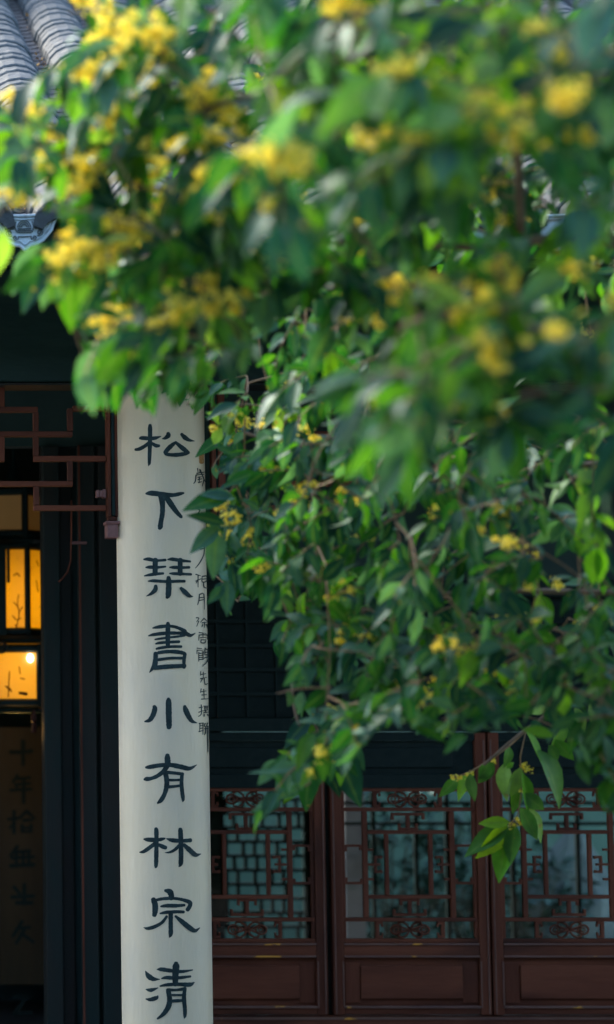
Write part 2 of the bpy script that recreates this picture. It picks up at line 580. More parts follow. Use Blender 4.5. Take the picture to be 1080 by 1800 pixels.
for k in rows:
    for kind in ('cover', 'pan'):
        x = gx0 + S * k + (S / 2 if kind == 'cover' else 0)
        if x < XR0 + .1 or x > XR1 - .1:
            continue
        near = -1 <= k <= 4
        i = 0
        s = 0.0 if kind == 'cover' else .05
        while s < SL - .1:
            j = rng.uniform(-1, 1)
            lift = -.02 if kind == 'cover' else -.005
            mx = Matrix.Translation(RP(x + j * .004, s + rng.uniform(-.008, .008), lift)) @ ROT @ Matrix.Rotation(R(-2.3 + j * .9), 4, 'X') @ Matrix.Rotation(rng.uniform(-.03, .03), 4, 'Y') @ Matrix.Rotation(rng.uniform(-.03, .03), 4, 'Z')
            c = i % 3
            lim = 290
            if near and kind == 'cover' and ncov < lim:
                o = link('cover_tile', cov_me[c], roof)
                o.matrix_basis = mx
                ncov += 1
                RF(o)
            elif near and kind == 'pan' and npan < lim:
                o = link('pan_tile', pan_me, roof)
                o.matrix_basis = mx
                npan += 1
                RF(o)
            else:
                put(restc if kind == 'cover' else restp, cov_mb[c] if kind == 'cover' else pan_mb, mx)
            i += 1
            s += EXP
tag(RF(restc.build('cover_tile_rows', M['tile'], roof)), kind='stuff')
tag(RF(restp.build('pan_tile_rows', M['pan'], roof)), kind='stuff')
# drip tiles, facing out at the end of each gutter
def drip_mesh():
    hw, q = .106, MB()
    top = [(-1, .178), (-.84, .108), (-.63, .025), (-.40, -.028), (-.2, -.042), (0, -.045), (.2, -.042), (.40, -.028), (.63, .025), (.84, .108), (1, .178)]
    # lower outline given as fractions of half width
    low = [(1.02, .12), (.98, -.02), (.88, -.20), (.82, -.40), (.68, -.56), (.54, -.72), (.34, -.83), (.13, -.88), (.03, -1.0),
           (-.03, -1.0), (-.13, -.88), (-.34, -.83), (-.54, -.72), (-.68, -.56), (-.82, -.40), (-.88, -.20), (-.98, -.02), (-1.02, .12)]
    tp = [(x * hw, z * hw + .012) for x, z in top]
    lw = [(x * hw, z * hw) for x, z in low]
    out = tp + lw
    n = len(out)
    vs = [(x, 0, z) for x, z in out] + [(x, .014, z) for x, z in out]
    # fan from a centre point keeps the concave outline valid enough: split in strips instead
    fs = [(i, (i + 1) % n, (i + 1) % n + n, i + n) for i in range(n)]
    q.add(vs, fs)
    m = len(tp)
    g = [lw[int(round(i * (len(lw) - 1) / (m - 1)))] for i in range(m)][::-1]
    vs = [(x, 0, z) for x, z in tp] + [(x, 0, z) for x, z in g]
    vs += [(x, .014, z) for x, z in tp] + [(x, .014, z) for x, z in g]
    fs = []
    for i in range(m - 1):
        fs.append((i, m + i, m + i + 1, i + 1))
        fs.append((2 * m + i, 2 * m + i + 1, 3 * m + i + 1, 3 * m + i))
    q.add(vs, fs)
    y = -.003
    q.tube([(x, y, z) for x, z in tp], .0052, 6)
    q.tube([(x * .97, y, z - .012 + abs(x) * .03) for x, z in tp], .003, 6)
    q.tube([(x, y, z) for x, z in lw], .0048, 6)
    q.tube([(x * .90, y, z * .88 + .004) for x, z in lw[1:-1]], .003, 6)
    return q
def relief_mesh():
    q, y = MB(), -.004
    def tb(p, r=.0026):
        q.tube([(a, y, b) for a, b in p], r, 5)
    for r in (.020, .014, .008):
        tb([(cos(t) * r, -.030 + sin(t) * r * 1.1) for t in [pi * i / 8 for i in range(9)]])
    for z in (-.036, -.042, -.048, -.062):
        tb([(-.022, z), (.022, z)], .0022)
    for s in (1, -1):
        for cx, cz, r0, turn, ph in ((.040, -.026, .016, 1.6, 0), (.064, -.012, .014, 1.5, 2), (.048, -.050, .012, 1.5, 4), (.076, .004, .008, 1.2, 1), (.030, -.066, .010, 1.3, 3)):
            tb([(s * (cx + cos(ph + t * turn * 2 * pi) * r0 * (1 - t * .85)), cz + sin(ph + t * turn * 2 * pi) * r0 * (1 - t * .85)) for t in [i / 14 for i in range(15)]])
        tb([(s * .026, -.012), (s * .030, -.030), (s * .024, -.046)], .003)
    return q
dm = drip_mesh().mesh('drip_tile', M['glaze'])
rm = relief_mesh()
rm_me = rm.mesh('relief', M['groove'])
for k in range(-1, 9):
    x = gx0 + S * k
    mx = Matrix.Translation(RP(x, .02, -.005)) @ Matrix.Rotation(rng.uniform(-.03, .03), 4, 'Y') @ Matrix.Rotation(R(-8), 4, 'X')
    q = MB()
    o = link('drip_tile', dm.copy() if k == 0 else dm, roof)
    if k == 0:                          # the one in the open: its grooves in a darker glaze
        me = o.data
        nv, nf = len(me.vertices), len(me.polygons)
        t = drip_mesh()
        t2 = MB()
        t2.add(t.v, t.f)
        t2.add(rm.v, rm.f)
        me2 = t2.mesh('drip_tile_open', M['glaze'])
        me2.materials.append(M['groove'])
        for pi_ in range(nf, len(me2.polygons)):
            me2.polygons[pi_].material_index = 1
        o.data = me2
    o.matrix_basis = mx
    RF(o)
# edge lip under each cover row
lip = MB()
for i in range(12):
    a0, a1 = pi * i / 12, pi * (i + 1) / 12
    lip.add([(cos(a0) * .112, 0, sin(a0) * .088), (cos(a1) * .112, 0, sin(a1) * .088), (cos(a1) * .080, 0, sin(a1) * .040 - .012), (cos(a0) * .080, 0, sin(a0) * .040 - .012),
             (cos(a0) * .112, .014, sin(a0) * .088), (cos(a1) * .112, .014, sin(a1) * .088), (cos(a1) * .080, .014, sin(a1) * .040 - .012), (cos(a0) * .080, .014, sin(a0) * .040 - .012)],
            [(0, 3, 2, 1), (4, 5, 6, 7), (3, 7, 6, 2), (0, 1, 5, 4)])
lip_me = lip.mesh('edge_tile', M['tile'])
for k in range(-1, 9):
    o = link('edge_tile', lip_me, roof)
    o.matrix_basis = Matrix.Translation(RP(gx0 + S * (k + .5), -.012, -.02))
    RF(o)
# rafters and eave board
H(boxobj('eave_board', (XR0, EY + .07, ez - .112), (XR1, EY + .10, ez - .03), M['dark'], hall))
q = MB()
q.tube([RP(0, .16, -.125), RP(0, 1.55, -.125)], .036, 10)
raf = q.mesh('rafter', M['darkcol'], True)
for i in range(34):
    o = link('rafter', raf, hall)
    o.location = (XR0 + .12 + i * .25 - 0.0, 0, 0)
    H(o)
# filler between the upper beam and the roof
H(boxobj('purlin_board', (X0, .12, zb1 + .222), (X1, .22, RP(0, (.12 - EY) / cos(AL), -.165).z), M['dark'], hall))

# ------------------------------------------------------------------ hanging lattice between the columns
def hanging(mirror, parent_name='hanging_lattice'):
    f = (lambda x: 2 * 291 - x) if mirror else (lambda x: x)
    Y0, Y1 = .115, .15
    post = pxbox('hanging_lattice', f(187.5), 908, f(196), 679, Y0 - .012, Y1 + .01, M['wood'], hall, .002)
    H(post)
    def sub(name, x0, y0, x1, y1, ya, yb, m=M['wood']):
        o = pxbox(name, min(f(x0), f(x1)), y0, max(f(x0), f(x1)), y1, ya, yb, m, post, .002)
        o.matrix_parent_inverse = Matrix.Identity(4)
        return o
    sub('post_bead', 197, 681, 203.5, 906, Y0 + .008, Y1 + .008, M['dark'])
    sub('post_bead', 203.8, 679, 208, 908, Y0 - .006, Y1 + .008)
    t = 4.6
    hb = [(-60, 67, 719.5), (-60, 128, 762.5), (60, 187.3, 805.8), (-60, 128.5, 850), (60, 187.3, 892.5), (128.8, 187.3, 717.5)]
    vb = [(63.7, 724.3, 757.7), (63.9, 767.3, 801), (124, 717.5, 757.7), (124, 810.6, 845.2), (64.7, 854.8, 887.7), (4, 767.3, 811), (4, 680, 714.7)]
    for a, b, y in hb:
        sub('lattice_bar', a, y - t, b, y + t, Y0, Y1, M['woodh'])
    for x, a, b in vb:
        sub('lattice_bar', x - t, a, x + t, b, Y0 + .002, Y1 - .002)
    sub('peg', 175, 862, 181, 873, Y0 - .004, Y1, M['pinkwood'])
    sub('peg', 181.2, 860, 187.3, 875, Y0 - .006, Y1, M['pinkwood'])
    sub('peg', 170.5, 861, 174.8, 874, Y0 - .006, Y1, M['pinkwood'])
    sub('pendant', 189, 921, 208, 945, Y0 - .02, Y1 + .02, M['pinkwood'])
    sub('pendant_cap', 187, 915.5, 211, 920.7, Y0 - .026, Y1 + .026, M['pinkwood'])
    sub('pendant_neck', 191, 908.3, 206, 915.2, Y0 - .006, Y1 + .01)
hanging(False)
hanging(True)

# ------------------------------------------------------------------ window wall
def wz(py):
    return P(0, py, WY).z
Ws = 425.0                               # photograph pixels per metre on the window wall
zs = wz(1786)
H(boxobj('sill', (P(290, 0, WY).x - .30, WY - .035, zs - .05), (X1 - .152, WY + .11, zs), M['woodh'], hall, .004))
H(boxobj('sill_edge', (P(290, 0, WY).x - .295, WY - .041, zs - .010), (X1 - .152, WY - .0355, zs - .0005), M['worn'], hall))
q = MB()
H(boxobj('low_wall', (P(290, 0, WY).x - .30, WY, 0), (X1 - .152, WY + .09, zs - .0505), M['woodh'], hall))
xk = P(290, 0, WY).x - .295
while xk < X1 - .2:
    H(boxobj('low_panel', (xk + .04, WY - .012, .06), (min(xk + .62, X1 - .16), WY - .0005, zs - .09), M['woodh'], hall, .004))
    xk += .66

def winleaf(cx, scale=1.0):
    """one casement; cx is the photograph column of its centre, all other numbers are the pixel offsets seen there"""
    wp = P(cx, 1520, WY)
    def X(dx):
        return wp.x + dx / Ws
    Z = wz
    def bx(name, x0, y0, x1, y1, ya, yb, m, par, bev=.0025):
        o = boxobj(name, (X(x0), WY + ya, Z(y1)), (X(x1), WY + yb, Z(y0)), m, par, bev)
        o.matrix_parent_inverse = Matrix.Identity(4)
        return o
    HW = 137
    q = MB()
    top = 1288
    for s in (-1, 1):
        a, b = sorted((s * HW, s * (HW - 19)))
        q.box((X(a), WY + .0, Z(1784.5)), (X(b), WY + .05, Z(top)))
    win = q.build('window', M['wood'], hall, bevel=.003)
    H(win)
    # rails
    for (y0, y1) in ((1657, 1684), (1771, 1783.5), (1361, 1385), (top, top + 14)):
        bx('rail', -HW + 19.2, y0, HW - 19.2, y1, .002, .048, M['woodh'] if y0 > 1400 else M['iron_and_shade'], win)  # upper rails near-black: shade under the eave put into their colour
    # worn mouldings
    for s in (-1, 1):
        a, b = sorted((s * (HW - 3.0), s * (HW - 5.6)))
        bx('moulding', a, 1300, b, 1783, -.005, -.0005, M['wornv'], win, .0015)
        a, b = sorted((s * (HW - 16), s * (HW - 18.6)))
        bx('moulding', a, 1690, b, 1772, -.006, -.0005, M['wornv'], win, .0015)
    for y in (1658.2, 1679.8):
        bx('moulding', -HW + 19.4, y, HW - 19.4, y + 3.2, -.006, .0015, M['worn'], win, .0015)
    bx('moulding', -HW + 19.4, 1768.2, HW - 19.4, 1772.4, -.008, .0015, M['worn'], win, .0015)
    # lower panel
    bx('panel', -HW + 19.3, 1684.2, HW - 19.3, 1770.8, .024, .034, M['woodh'], win, 0)
    for (x0, y0, x1, y1) in ((-HW + 22, 1693, -HW + 47.7, 1764), (HW - 47.7, 1693, HW - 22, 1764)):
        bx('panel_border', x0, y0, x1, y1, .018, .0235, M['wood'], win, .002)
    bx('raised_panel', -89, 1697.5, 89, 1757, .008, .0235, M['woodh'], win, .005)
    # upper panel, eave shade painted in as near-black
    bx('panel', -HW + 19.3, top + 14.2, HW - 19.3, 1360.8, .024, .034, M['iron_and_shade'], win, 0)
    bx('raised_panel', -80, top + 26, 80, 1350, .012, .0235, M['iron_and_shade'], win, .005)
    # lattice
    yb, yt = 1653.5, 1385.2
    inn = HW - 19.4
    t = 3.3
    mid = 1520
    def hbar(x0, x1, y, th=t):
        bx('lattice_bar', x0, y - th, x1, y + th, .010, .036, M['woodh'], win, .0015)
    def vbar(x, y0, y1, th=t):
        bx('lattice_bar', x - th, y0, x + th, y1, .012, .034, M['wood'], win, .0015)
    hbar(-inn, inn, yb, 3.0)
    hbar(-inn, inn, yt + 3.2, 3.0)
    hbar(-inn, inn, 1617)
    hbar(-inn, inn, 1423)
    for s in (-1, 1):
        vbar(s * 76, 1426.5, 1613.5, 4.2)
        vbar(s * (inn - 3), 1392, 1650, 2.6)
        vbar(s * 38.5, 1466.5, 1573.5)
    hbar(-71.5, 71.5, 1577)
    hbar(-71.5, 71.5, 1463)
    # frets
    def fret(name, strokes):
        q = MB()
        for i, (x0, y0, x1, y1) in enumerate(strokes):
            x0, x1 = min(x0, x1), max(x0, x1)
            y0, y1 = min(y0, y1), max(y0, y1)
            q.box((X(x0), WY + .0135 + .0007 * (i % 5), Z(y1)), (X(x1), WY + .0325 - .0007 * (i % 5), Z(y0)))
        o = q.build(name, M['wood'], win)
        return o
    for v in (1, -1):
        f = (lambda y: y) if v == 1 else (lambda y: 2 * mid - y)
        fret('key_fret', [(-3, f(1580.4), 3, f(1606)), (-17, f(1580.6), 17, f(1585)), (-17, f(1585), -13, f(1592)), (13, f(1585), 17, f(1592)),
                          (-29, f(1606), 29, f(1611)), (-29, f(1599), -25, f(1606)), (25, f(1599), 29, f(1606))])
        for s in (-1, 1):
            fret('bracket_fret', [(s * 60, f(1620.5), s * 48, f(1625)), (s * 60, f(1645), s * 48, f(1649.5)), (s * 60, f(1625), s * 54, f(1645)), (s * 50, f(1625), s * 47, f(1630)), (s * 50, f(1640), s * 47, f(1645))])
            fret('side_fret', [(s * (inn - 6), f(1551), s * 80.5, f(1555)), (s * (inn - 6), f(1543), s * (inn - 10), f(1551)), (s * 85, f(1545), s * 80.5, f(1551))])
        # knot flower
        q = MB()
        cy = f(1635)
        def tb(pts, r=1.9):
            q.tube([(X(a), WY + .023, Z(b)) for a, b in pts], r / Ws, 6)
        ring = [2 * pi * i / 14 for i in range(15)]
        for s in (-1, 1):
            tb([(s * (24 + 9.5 * cos(a)), cy + 8.0 * sin(a)) for a in ring])
            tb([(s * (24 + 4.0 * cos(a)), cy + 3.6 * sin(a)) for a in ring], 1.3)
            for u in (-1, 1):
                tb([(0, cy), (s * 5, cy + u * 9), (s * 13, cy + u * 14), (s * 20, cy + u * 12), (s * 21, cy + u * 6), (s * 12, cy + u * 3), (0, cy)])
        q.build('knot_ornament', M['wood'], win, True)
    for s in (-1, 1):
        fret('side_fret', [(s * 71.5, 1518, s * 50, 1522), (s * 50, 1505, s * 46, 1510), (s * 60, 1505, s * 46, 1509), (s * 60, 1505, s * 56, 1535), (s * 60, 1531, s * 46, 1535), (s * 50, 1530, s * 46, 1535),
                           (s * 71.5, 1544, s * 62, 1548), (s * 71.5, 1492, s * 62, 1496)])
    pane = bx('pane', -inn, 1385.5, inn, 1656, .040, .0435, M['glass'], win, 0)
    return win

# the frets are joined from little blocks whose ends butt; leaves are spaced as photographed
for c in (435, 721, 1001, 1284, 1567):
    winleaf(c)
# mullions between the leaves sit behind the gaps
for px in (296, 577.5, 861, 1142.5, 1425.5, 1709):
    a = P(px, 1500, WY)
    H(boxobj('mullion', (a.x - .030, WY + .052, zs), (a.x + .030, WY + .10, 3.12), M['darkcol'], hall))
# transom band over the windows, its near-black standing in for eave shade
zt0, zt1 = wz(1287), wz(1262)
xa, xb = P(296, 0, WY).x, X1 - .152
H(boxobj('transom_rail', (xa, WY - .01, zt0 + .003), (xb, WY + .05, zt1), M['iron_and_shade'], hall, .004))
H(boxobj('transom_rail', (xa, WY - .01, zt1 + .50), (xb, WY + .05, zt1 + .57), M['iron_and_shade'], hall, .004))
i = 0
xk = xa
while xk < xb - .3:
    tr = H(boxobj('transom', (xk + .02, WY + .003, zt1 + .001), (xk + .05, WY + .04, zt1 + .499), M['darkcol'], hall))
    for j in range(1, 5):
        o = boxobj('lattice_bar', (xk + .051, WY + .012, zt1 + j * .1 - .008), (xk + .659, WY + .03, zt1 + j * .1 + .008), M['iron_and_shade'], tr)
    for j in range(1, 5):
        o = boxobj('lattice_bar', (xk + .05 + j * .122 - .007, WY + .0135, zt1 + .002), (xk + .05 + j * .122 + .007, WY + .0285, zt1 + .498), M['iron_and_shade'], tr)
    o = boxobj('shade_backing', (xk + .051, WY + .032, zt1 + .002), (xk + .659, WY + .038, zt1 + .498), M['iron_and_shade'], tr)  # dark sheet added so the transom reads as deep shade
    xk += .661
H(boxobj('head_wall', (xa, WY + .01, zt1 + .572), (xb, WY + .09, 3.34), M['darkwall'], hall))
# door side
dx = P(78, 1350, WY).x
H(boxobj('head_wall', (X0 + .152, WY + .01, 2.75), (xa - .003, WY + .09, 3.34), M['darkwall'], hall))
dtop = 2.748
H(boxobj('door_jamb', (dx, WY - .03, 0), (P(109, 1350, WY - .03).x, WY + .10, dtop), M['darkcol'], hall, .005))
H(boxobj('door_jamb', (P(109.6, 1350, WY).x, WY + .03, 0), (P(131, 1350, WY).x, WY + .08, dtop), M['darkcol'], hall, .004))
H(boxobj('door_leaf', (P(142, 1350, WY - .05).x, WY - .05, .03), (P(171, 1350, WY - .05).x, WY - .01, dtop), M['darkcol'], hall, .006))
H(boxobj('leaf_edge', (P(142.5, 1350, WY - .053).x, WY - .053, .03), (P(146, 1350, WY - .053).x, WY - .0503, dtop), M['wood'], hall))
H(boxobj('door_leaf', (P(178, 1350, WY - .05).x, WY - .05, .03), (xa - .05, WY - .01, dtop), M['darkcol'], hall, .006))
H(boxobj('door_backing', (P(131.4, 1350, WY).x, WY + .082, 0), (xa - .004, WY + .10, dtop), M['darkwall'], hall))
H(boxobj('wall', (X0 + .152, WY + .01, 0), (-.2, WY + .09, 2.748), M['darkwall'], hall))
# wrought bracket beside the doorway
q = MB()
bp = [P(a, b, 1.1) for a, b in ((126, 880), (125.8, 940), (124.8, 985), (119, 1006), (110, 1017), (103.5, 1023))]
q.tube(bp, .0032, 6)
o = q.build('hanging_cord', M['wood'], hall, True)
H(o)
o = pxbox('bracket', 127.6, 951.5, 153, 956.3, 1.1, 1.13, M['pinkwood'], hall, .002)
H(o)

# rear wall of the hall with lattice doors
RY = 5.6
def rx(px):
    return P(px, 1500, RY).x
def rz_(py):
    return P(0, py, RY).z
x_a, x_b, x_c = rx(395), rx(582), rx(1150)
H(boxobj('rear_wall', (X0 + .152, RY, 0), (x_a, RY + .12, 3.34), M['darkwall'], hall))
H(boxobj('rear_wall', (x_c + .004, RY, 0), (X1 - .152, RY + .12, 3.34), M['darkwall'], hall))
H(boxobj('rear_wall', (x_a + .003, RY, 1.55), (x_c, RY + .12, 3.34), M['darkwall'], hall))
H(boxobj('rear_wall', (x_a + .003, RY, 0), (x_c, RY + .12, rz_(1700)), M['darkwall'], hall))
lat = H(boxobj('rear_lattice', (rx(536), RY + .02, rz_(1699)), (x_b, RY + .07, 1.549), M['darkcol'], hall))
rr = random.Random(5)
rows_y = [1392, 1440, 1466, 1492, 1517, 1541, 1566, 1572, 1618, 1650]
ys = list(range(1380, 1690, 25))
for y in ys:
    boxobj('lattice_bar', (x_a + .005, RY + .025, rz_(y + 3)), (rx(535), RY + .05, rz_(y - 3)), M['darkcol'], lat)
    x = 400 + rr.choice((0, 14))
    while x < 530:
        boxobj('lattice_bar', (rx(x - 3), RY + .0275, rz_(y + 21.9)), (rx(x + 3), RY + .0475, rz_(y + 3.1)), M['darkcol'], lat)
        x += rr.choice((20, 30, 34))
# plain casement bars in the wider rear openings
for px in (596, 660, 735, 790, 852, 905, 1020, 1090):
    boxobj('lattice_bar', (rx(px) - .012, RY + .03, rz_(1699)), (rx(px) + .012, RY + .055, 1.549), M['darkcol'], lat)
for py in (1380, 1412, 1448):
    boxobj('lattice_bar', (x_b + .003, RY + .033, rz_(py) - .010), (x_c, RY + .052, rz_(py) + .010), M['darkcol'], lat)

# ------------------------------------------------------------------ rear garden
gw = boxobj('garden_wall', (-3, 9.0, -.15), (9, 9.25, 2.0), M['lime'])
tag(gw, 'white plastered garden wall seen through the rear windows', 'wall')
cap = boxobj('coping', (-3.05, 8.93, 2.001), (9.05, 9.32, 2.10), M['tile'], gw)
pl = boxobj('garden_pier', (P(578, 0, 7.6).x, 7.6, -.15), (P(612, 0, 7.6).x, 7.85, 2.2), M['pinkwall'])
tag(pl, 'narrow pinkish pier standing behind the middle window', 'pier')
def blob_leaves(q, c, rx_, ry_, rz2, n, size, rg):
    for _ in range(n):
        while True:
            v = Vector((rg.uniform(-1, 1), rg.uniform(-1, 1), rg.uniform(-1, 1)))
            if .35 < v.length < 1:
                break
        p = Vector(c) + Vector((v.x * rx_, v.y * ry_, v.z * rz2))
        d = Vector((rg.gauss(0, 1), rg.gauss(0, 1), rg.gauss(-.2, .6))).normalized()
        u = d.cross(Vector((rg.gauss(0, .5), rg.gauss(0, .5), 1))).normalized()
        L = size * rg.uniform(.7, 1.3)
        q.add([p, p + d * L * .5 + u * L * .22, p + d * L, p + d * L * .5 - u * L * .22], [(0, 1, 2, 3)])
for (px, hgt, wd, n, lab) in ((690, 1.15, .55, 700, 'broad leafy shrub behind the middle window'), (815, 1.0, .36, 420, 'small dark shrub at the right edge of the middle window'), (930, .75, .42, 380, 'low shrub behind the right window')):
    g = P(px, 1600, 7.9)
    sh = empty('shrub', (g.x, 7.9, -.15))
    tag(sh, lab, 'shrub')
    q = MB()
    for a in range(5):
        q.tube([(0, 0, 0), (cos(a * 1.3) * .08, sin(a * 1.3) * .08, hgt * .5), (cos(a * 1.3) * .2, sin(a * 1.3) * .2, hgt)], [.014, .01, .004], 5)
    q.build('stem', M['bark'], sh)
    q = MB()
    blob_leaves(q, (0, 0, .15 + hgt * .55), wd, .35, hgt * .55, n, .11, rng)
    tag(q.build('foliage', M['shrubleaf'], sh), kind='stuff')
rk = MB()
rg = random.Random(3)
g = P(1010, 1560, 8.2)
rs = []
for i in range(7):
    for j in range(10):
        a = 2 * pi * j / 10
        k = [.32, .34, .30, .24, .20, .12, .03][i] * rg.uniform(.75, 1.25)
        rs.append((cos(a) * k * 1.5, sin(a) * k * .6, i * .17 + rg.uniform(-.04, .04) if i else 0))
rk.add(rs, [(i * 10 + j, i * 10 + (j + 1) % 10, (i + 1) * 10 + (j + 1) % 10, (i + 1) * 10 + j) for i in range(6) for j in range(10)] + [tuple(range(60, 70))])
o = rk.build('garden_rock', M['stonegray'])
o.location = (g.x, 8.2, -.15)
tag(o, 'pale rugged garden rock behind the right window', 'rock')

# ------------------------------------------------------------------ the curved couplet board
board = None
BZ1, BZ0 = P(290, 676, 0).z, .35
HALF = R(76)
AX = Vector((BX, BR, 0))
q = MB()
n = 36
vs = []
for z in (BZ0, BZ1):
    for r in (BR, BR - .014):
        for i in range(n + 1):
            a = -HALF + 2 * HALF * i / n
            vs.append((BX + sin(a) * r, BR - cos(a) * r, z))
m1 = n + 1
fs = []
for i in range(n):
    fs.append((i, i + 1, 2 * m1 + i + 1, 2 * m1 + i))
    fs.append((m1 + i, 3 * m1 + i, 3 * m1 + i + 1, m1 + i + 1))
    fs.append((i, m1 + i, m1 + i + 1, i + 1))
    fs.append((2 * m1 + i, 2 * m1 + i + 1, 3 * m1 + i + 1, 3 * m1 + i))
fs += [(0, 2 * m1, 3 * m1, m1), (n, m1 + n, 3 * m1 + n, 2 * m1 + n)]
q.add(vs, fs)
board = q.build('couplet_board', M['white'])
me = board.data
for p in me.polygons:
    p.use_smooth = abs(p.normal.z) < .5
board.data.set_sharp_from_angle(angle=R(50))
tag(board, 'long white curved couplet board with large dark painted characters on the column', 'couplet board')

def curve_pts(st, n=7):
    out = []
    k = len(st)
    for i in range(k - 1):
        p0, p1, p2, p3 = st[max(i - 1, 0)], st[i], st[i + 1], st[min(i + 2, k - 1)]
        for j in range(n):
            t = j / n
            out.append(tuple(.5 * (2 * p1[c] + (p2[c] - p0[c]) * t + (2 * p0[c] - 5 * p1[c] + 4 * p2[c] - p3[c]) * t * t + (3 * p1[c] - p0[c] - 3 * p2[c] + p3[c]) * t ** 3) for c in range(3)))
    out.append(tuple(st[-1]))
    return out

def on_board(px, py, lift):
    g = P(px, py, 0.0)
    s = max(-.999, min(.999, (g.x - BX) / BR))
    a = math.asin(s)
    for _ in range(4):
        g2 = P(px, py, BR - cos(a) * BR)
        s = max(-.985, min(.985, (g2.x - BX) / BR))
        a = math.asin(s)
    r = BR + lift
    return Vector((BX + sin(a) * r, BR - cos(a) * r, g2.z))

def painted(name, strokes, ox, oy, sc, mapper, m, parent, wob=.06, base=.0006, nseg=7):
    q = MB()
    for si, st in enumerate(strokes):
        st = [(a, b, c) for a, b, c in st]
        cp = curve_pts(st, nseg)
        lift = base + si * .00018
        vs, k = [], len(cp)
        for i, (x, y, wd) in enumerate(cp):
            x2, y2, _ = cp[min(i + 1, k - 1)]
            x1, y1, _ = cp[max(i - 1, 0)]
            tx, ty = x2 - x1, y2 - y1
            l = math.hypot(tx, ty) or 1
            nx, ny = -ty / l, tx / l
            h = max(wd, 2) / 2 * (1 + rng.uniform(-wob, wob))
            vs += [mapper(ox + (x + nx * h) / sc, oy + (y + ny * h) / sc, lift), mapper(ox + x / sc, oy + y / sc, lift), mapper(ox + (x - nx * h) / sc, oy + (y - ny * h) / sc, lift)]
        fs = []
        for i in range(k - 1):
            fs += [(3 * i, 3 * i + 1, 3 * i + 4, 3 * i + 3), (3 * i + 1, 3 * i + 2, 3 * i + 5, 3 * i + 4)]
        # round the ends
        for e in (0, k - 1):
            x, y, wd = cp[e]
            x2, y2, _ = cp[1] if e == 0 else cp[k - 2]
            tx, ty = x - x2, y - y2
            l = math.hypot(tx, ty) or 1
            tx, ty = tx / l, ty / l
            h = wd / 2
            b0 = len(vs)
            vs.append(mapper(ox + x / sc, oy + y / sc, lift))
            for j in range(7):
                a = -pi / 2 + pi * j / 6
                dx_ = (cos(a) * tx * .8 - sin(a) * ty) * h
                dy_ = (cos(a) * ty * .8 + sin(a) * tx) * h
                vs.append(mapper(ox + (x + dx_) / sc, oy + (y + dy_) / sc, lift))
            for j in range(6):
                fs.append((b0, b0 + 1 + j, b0 + 2 + j))
        q.add(vs, fs)
    return q.build(name, m, parent)

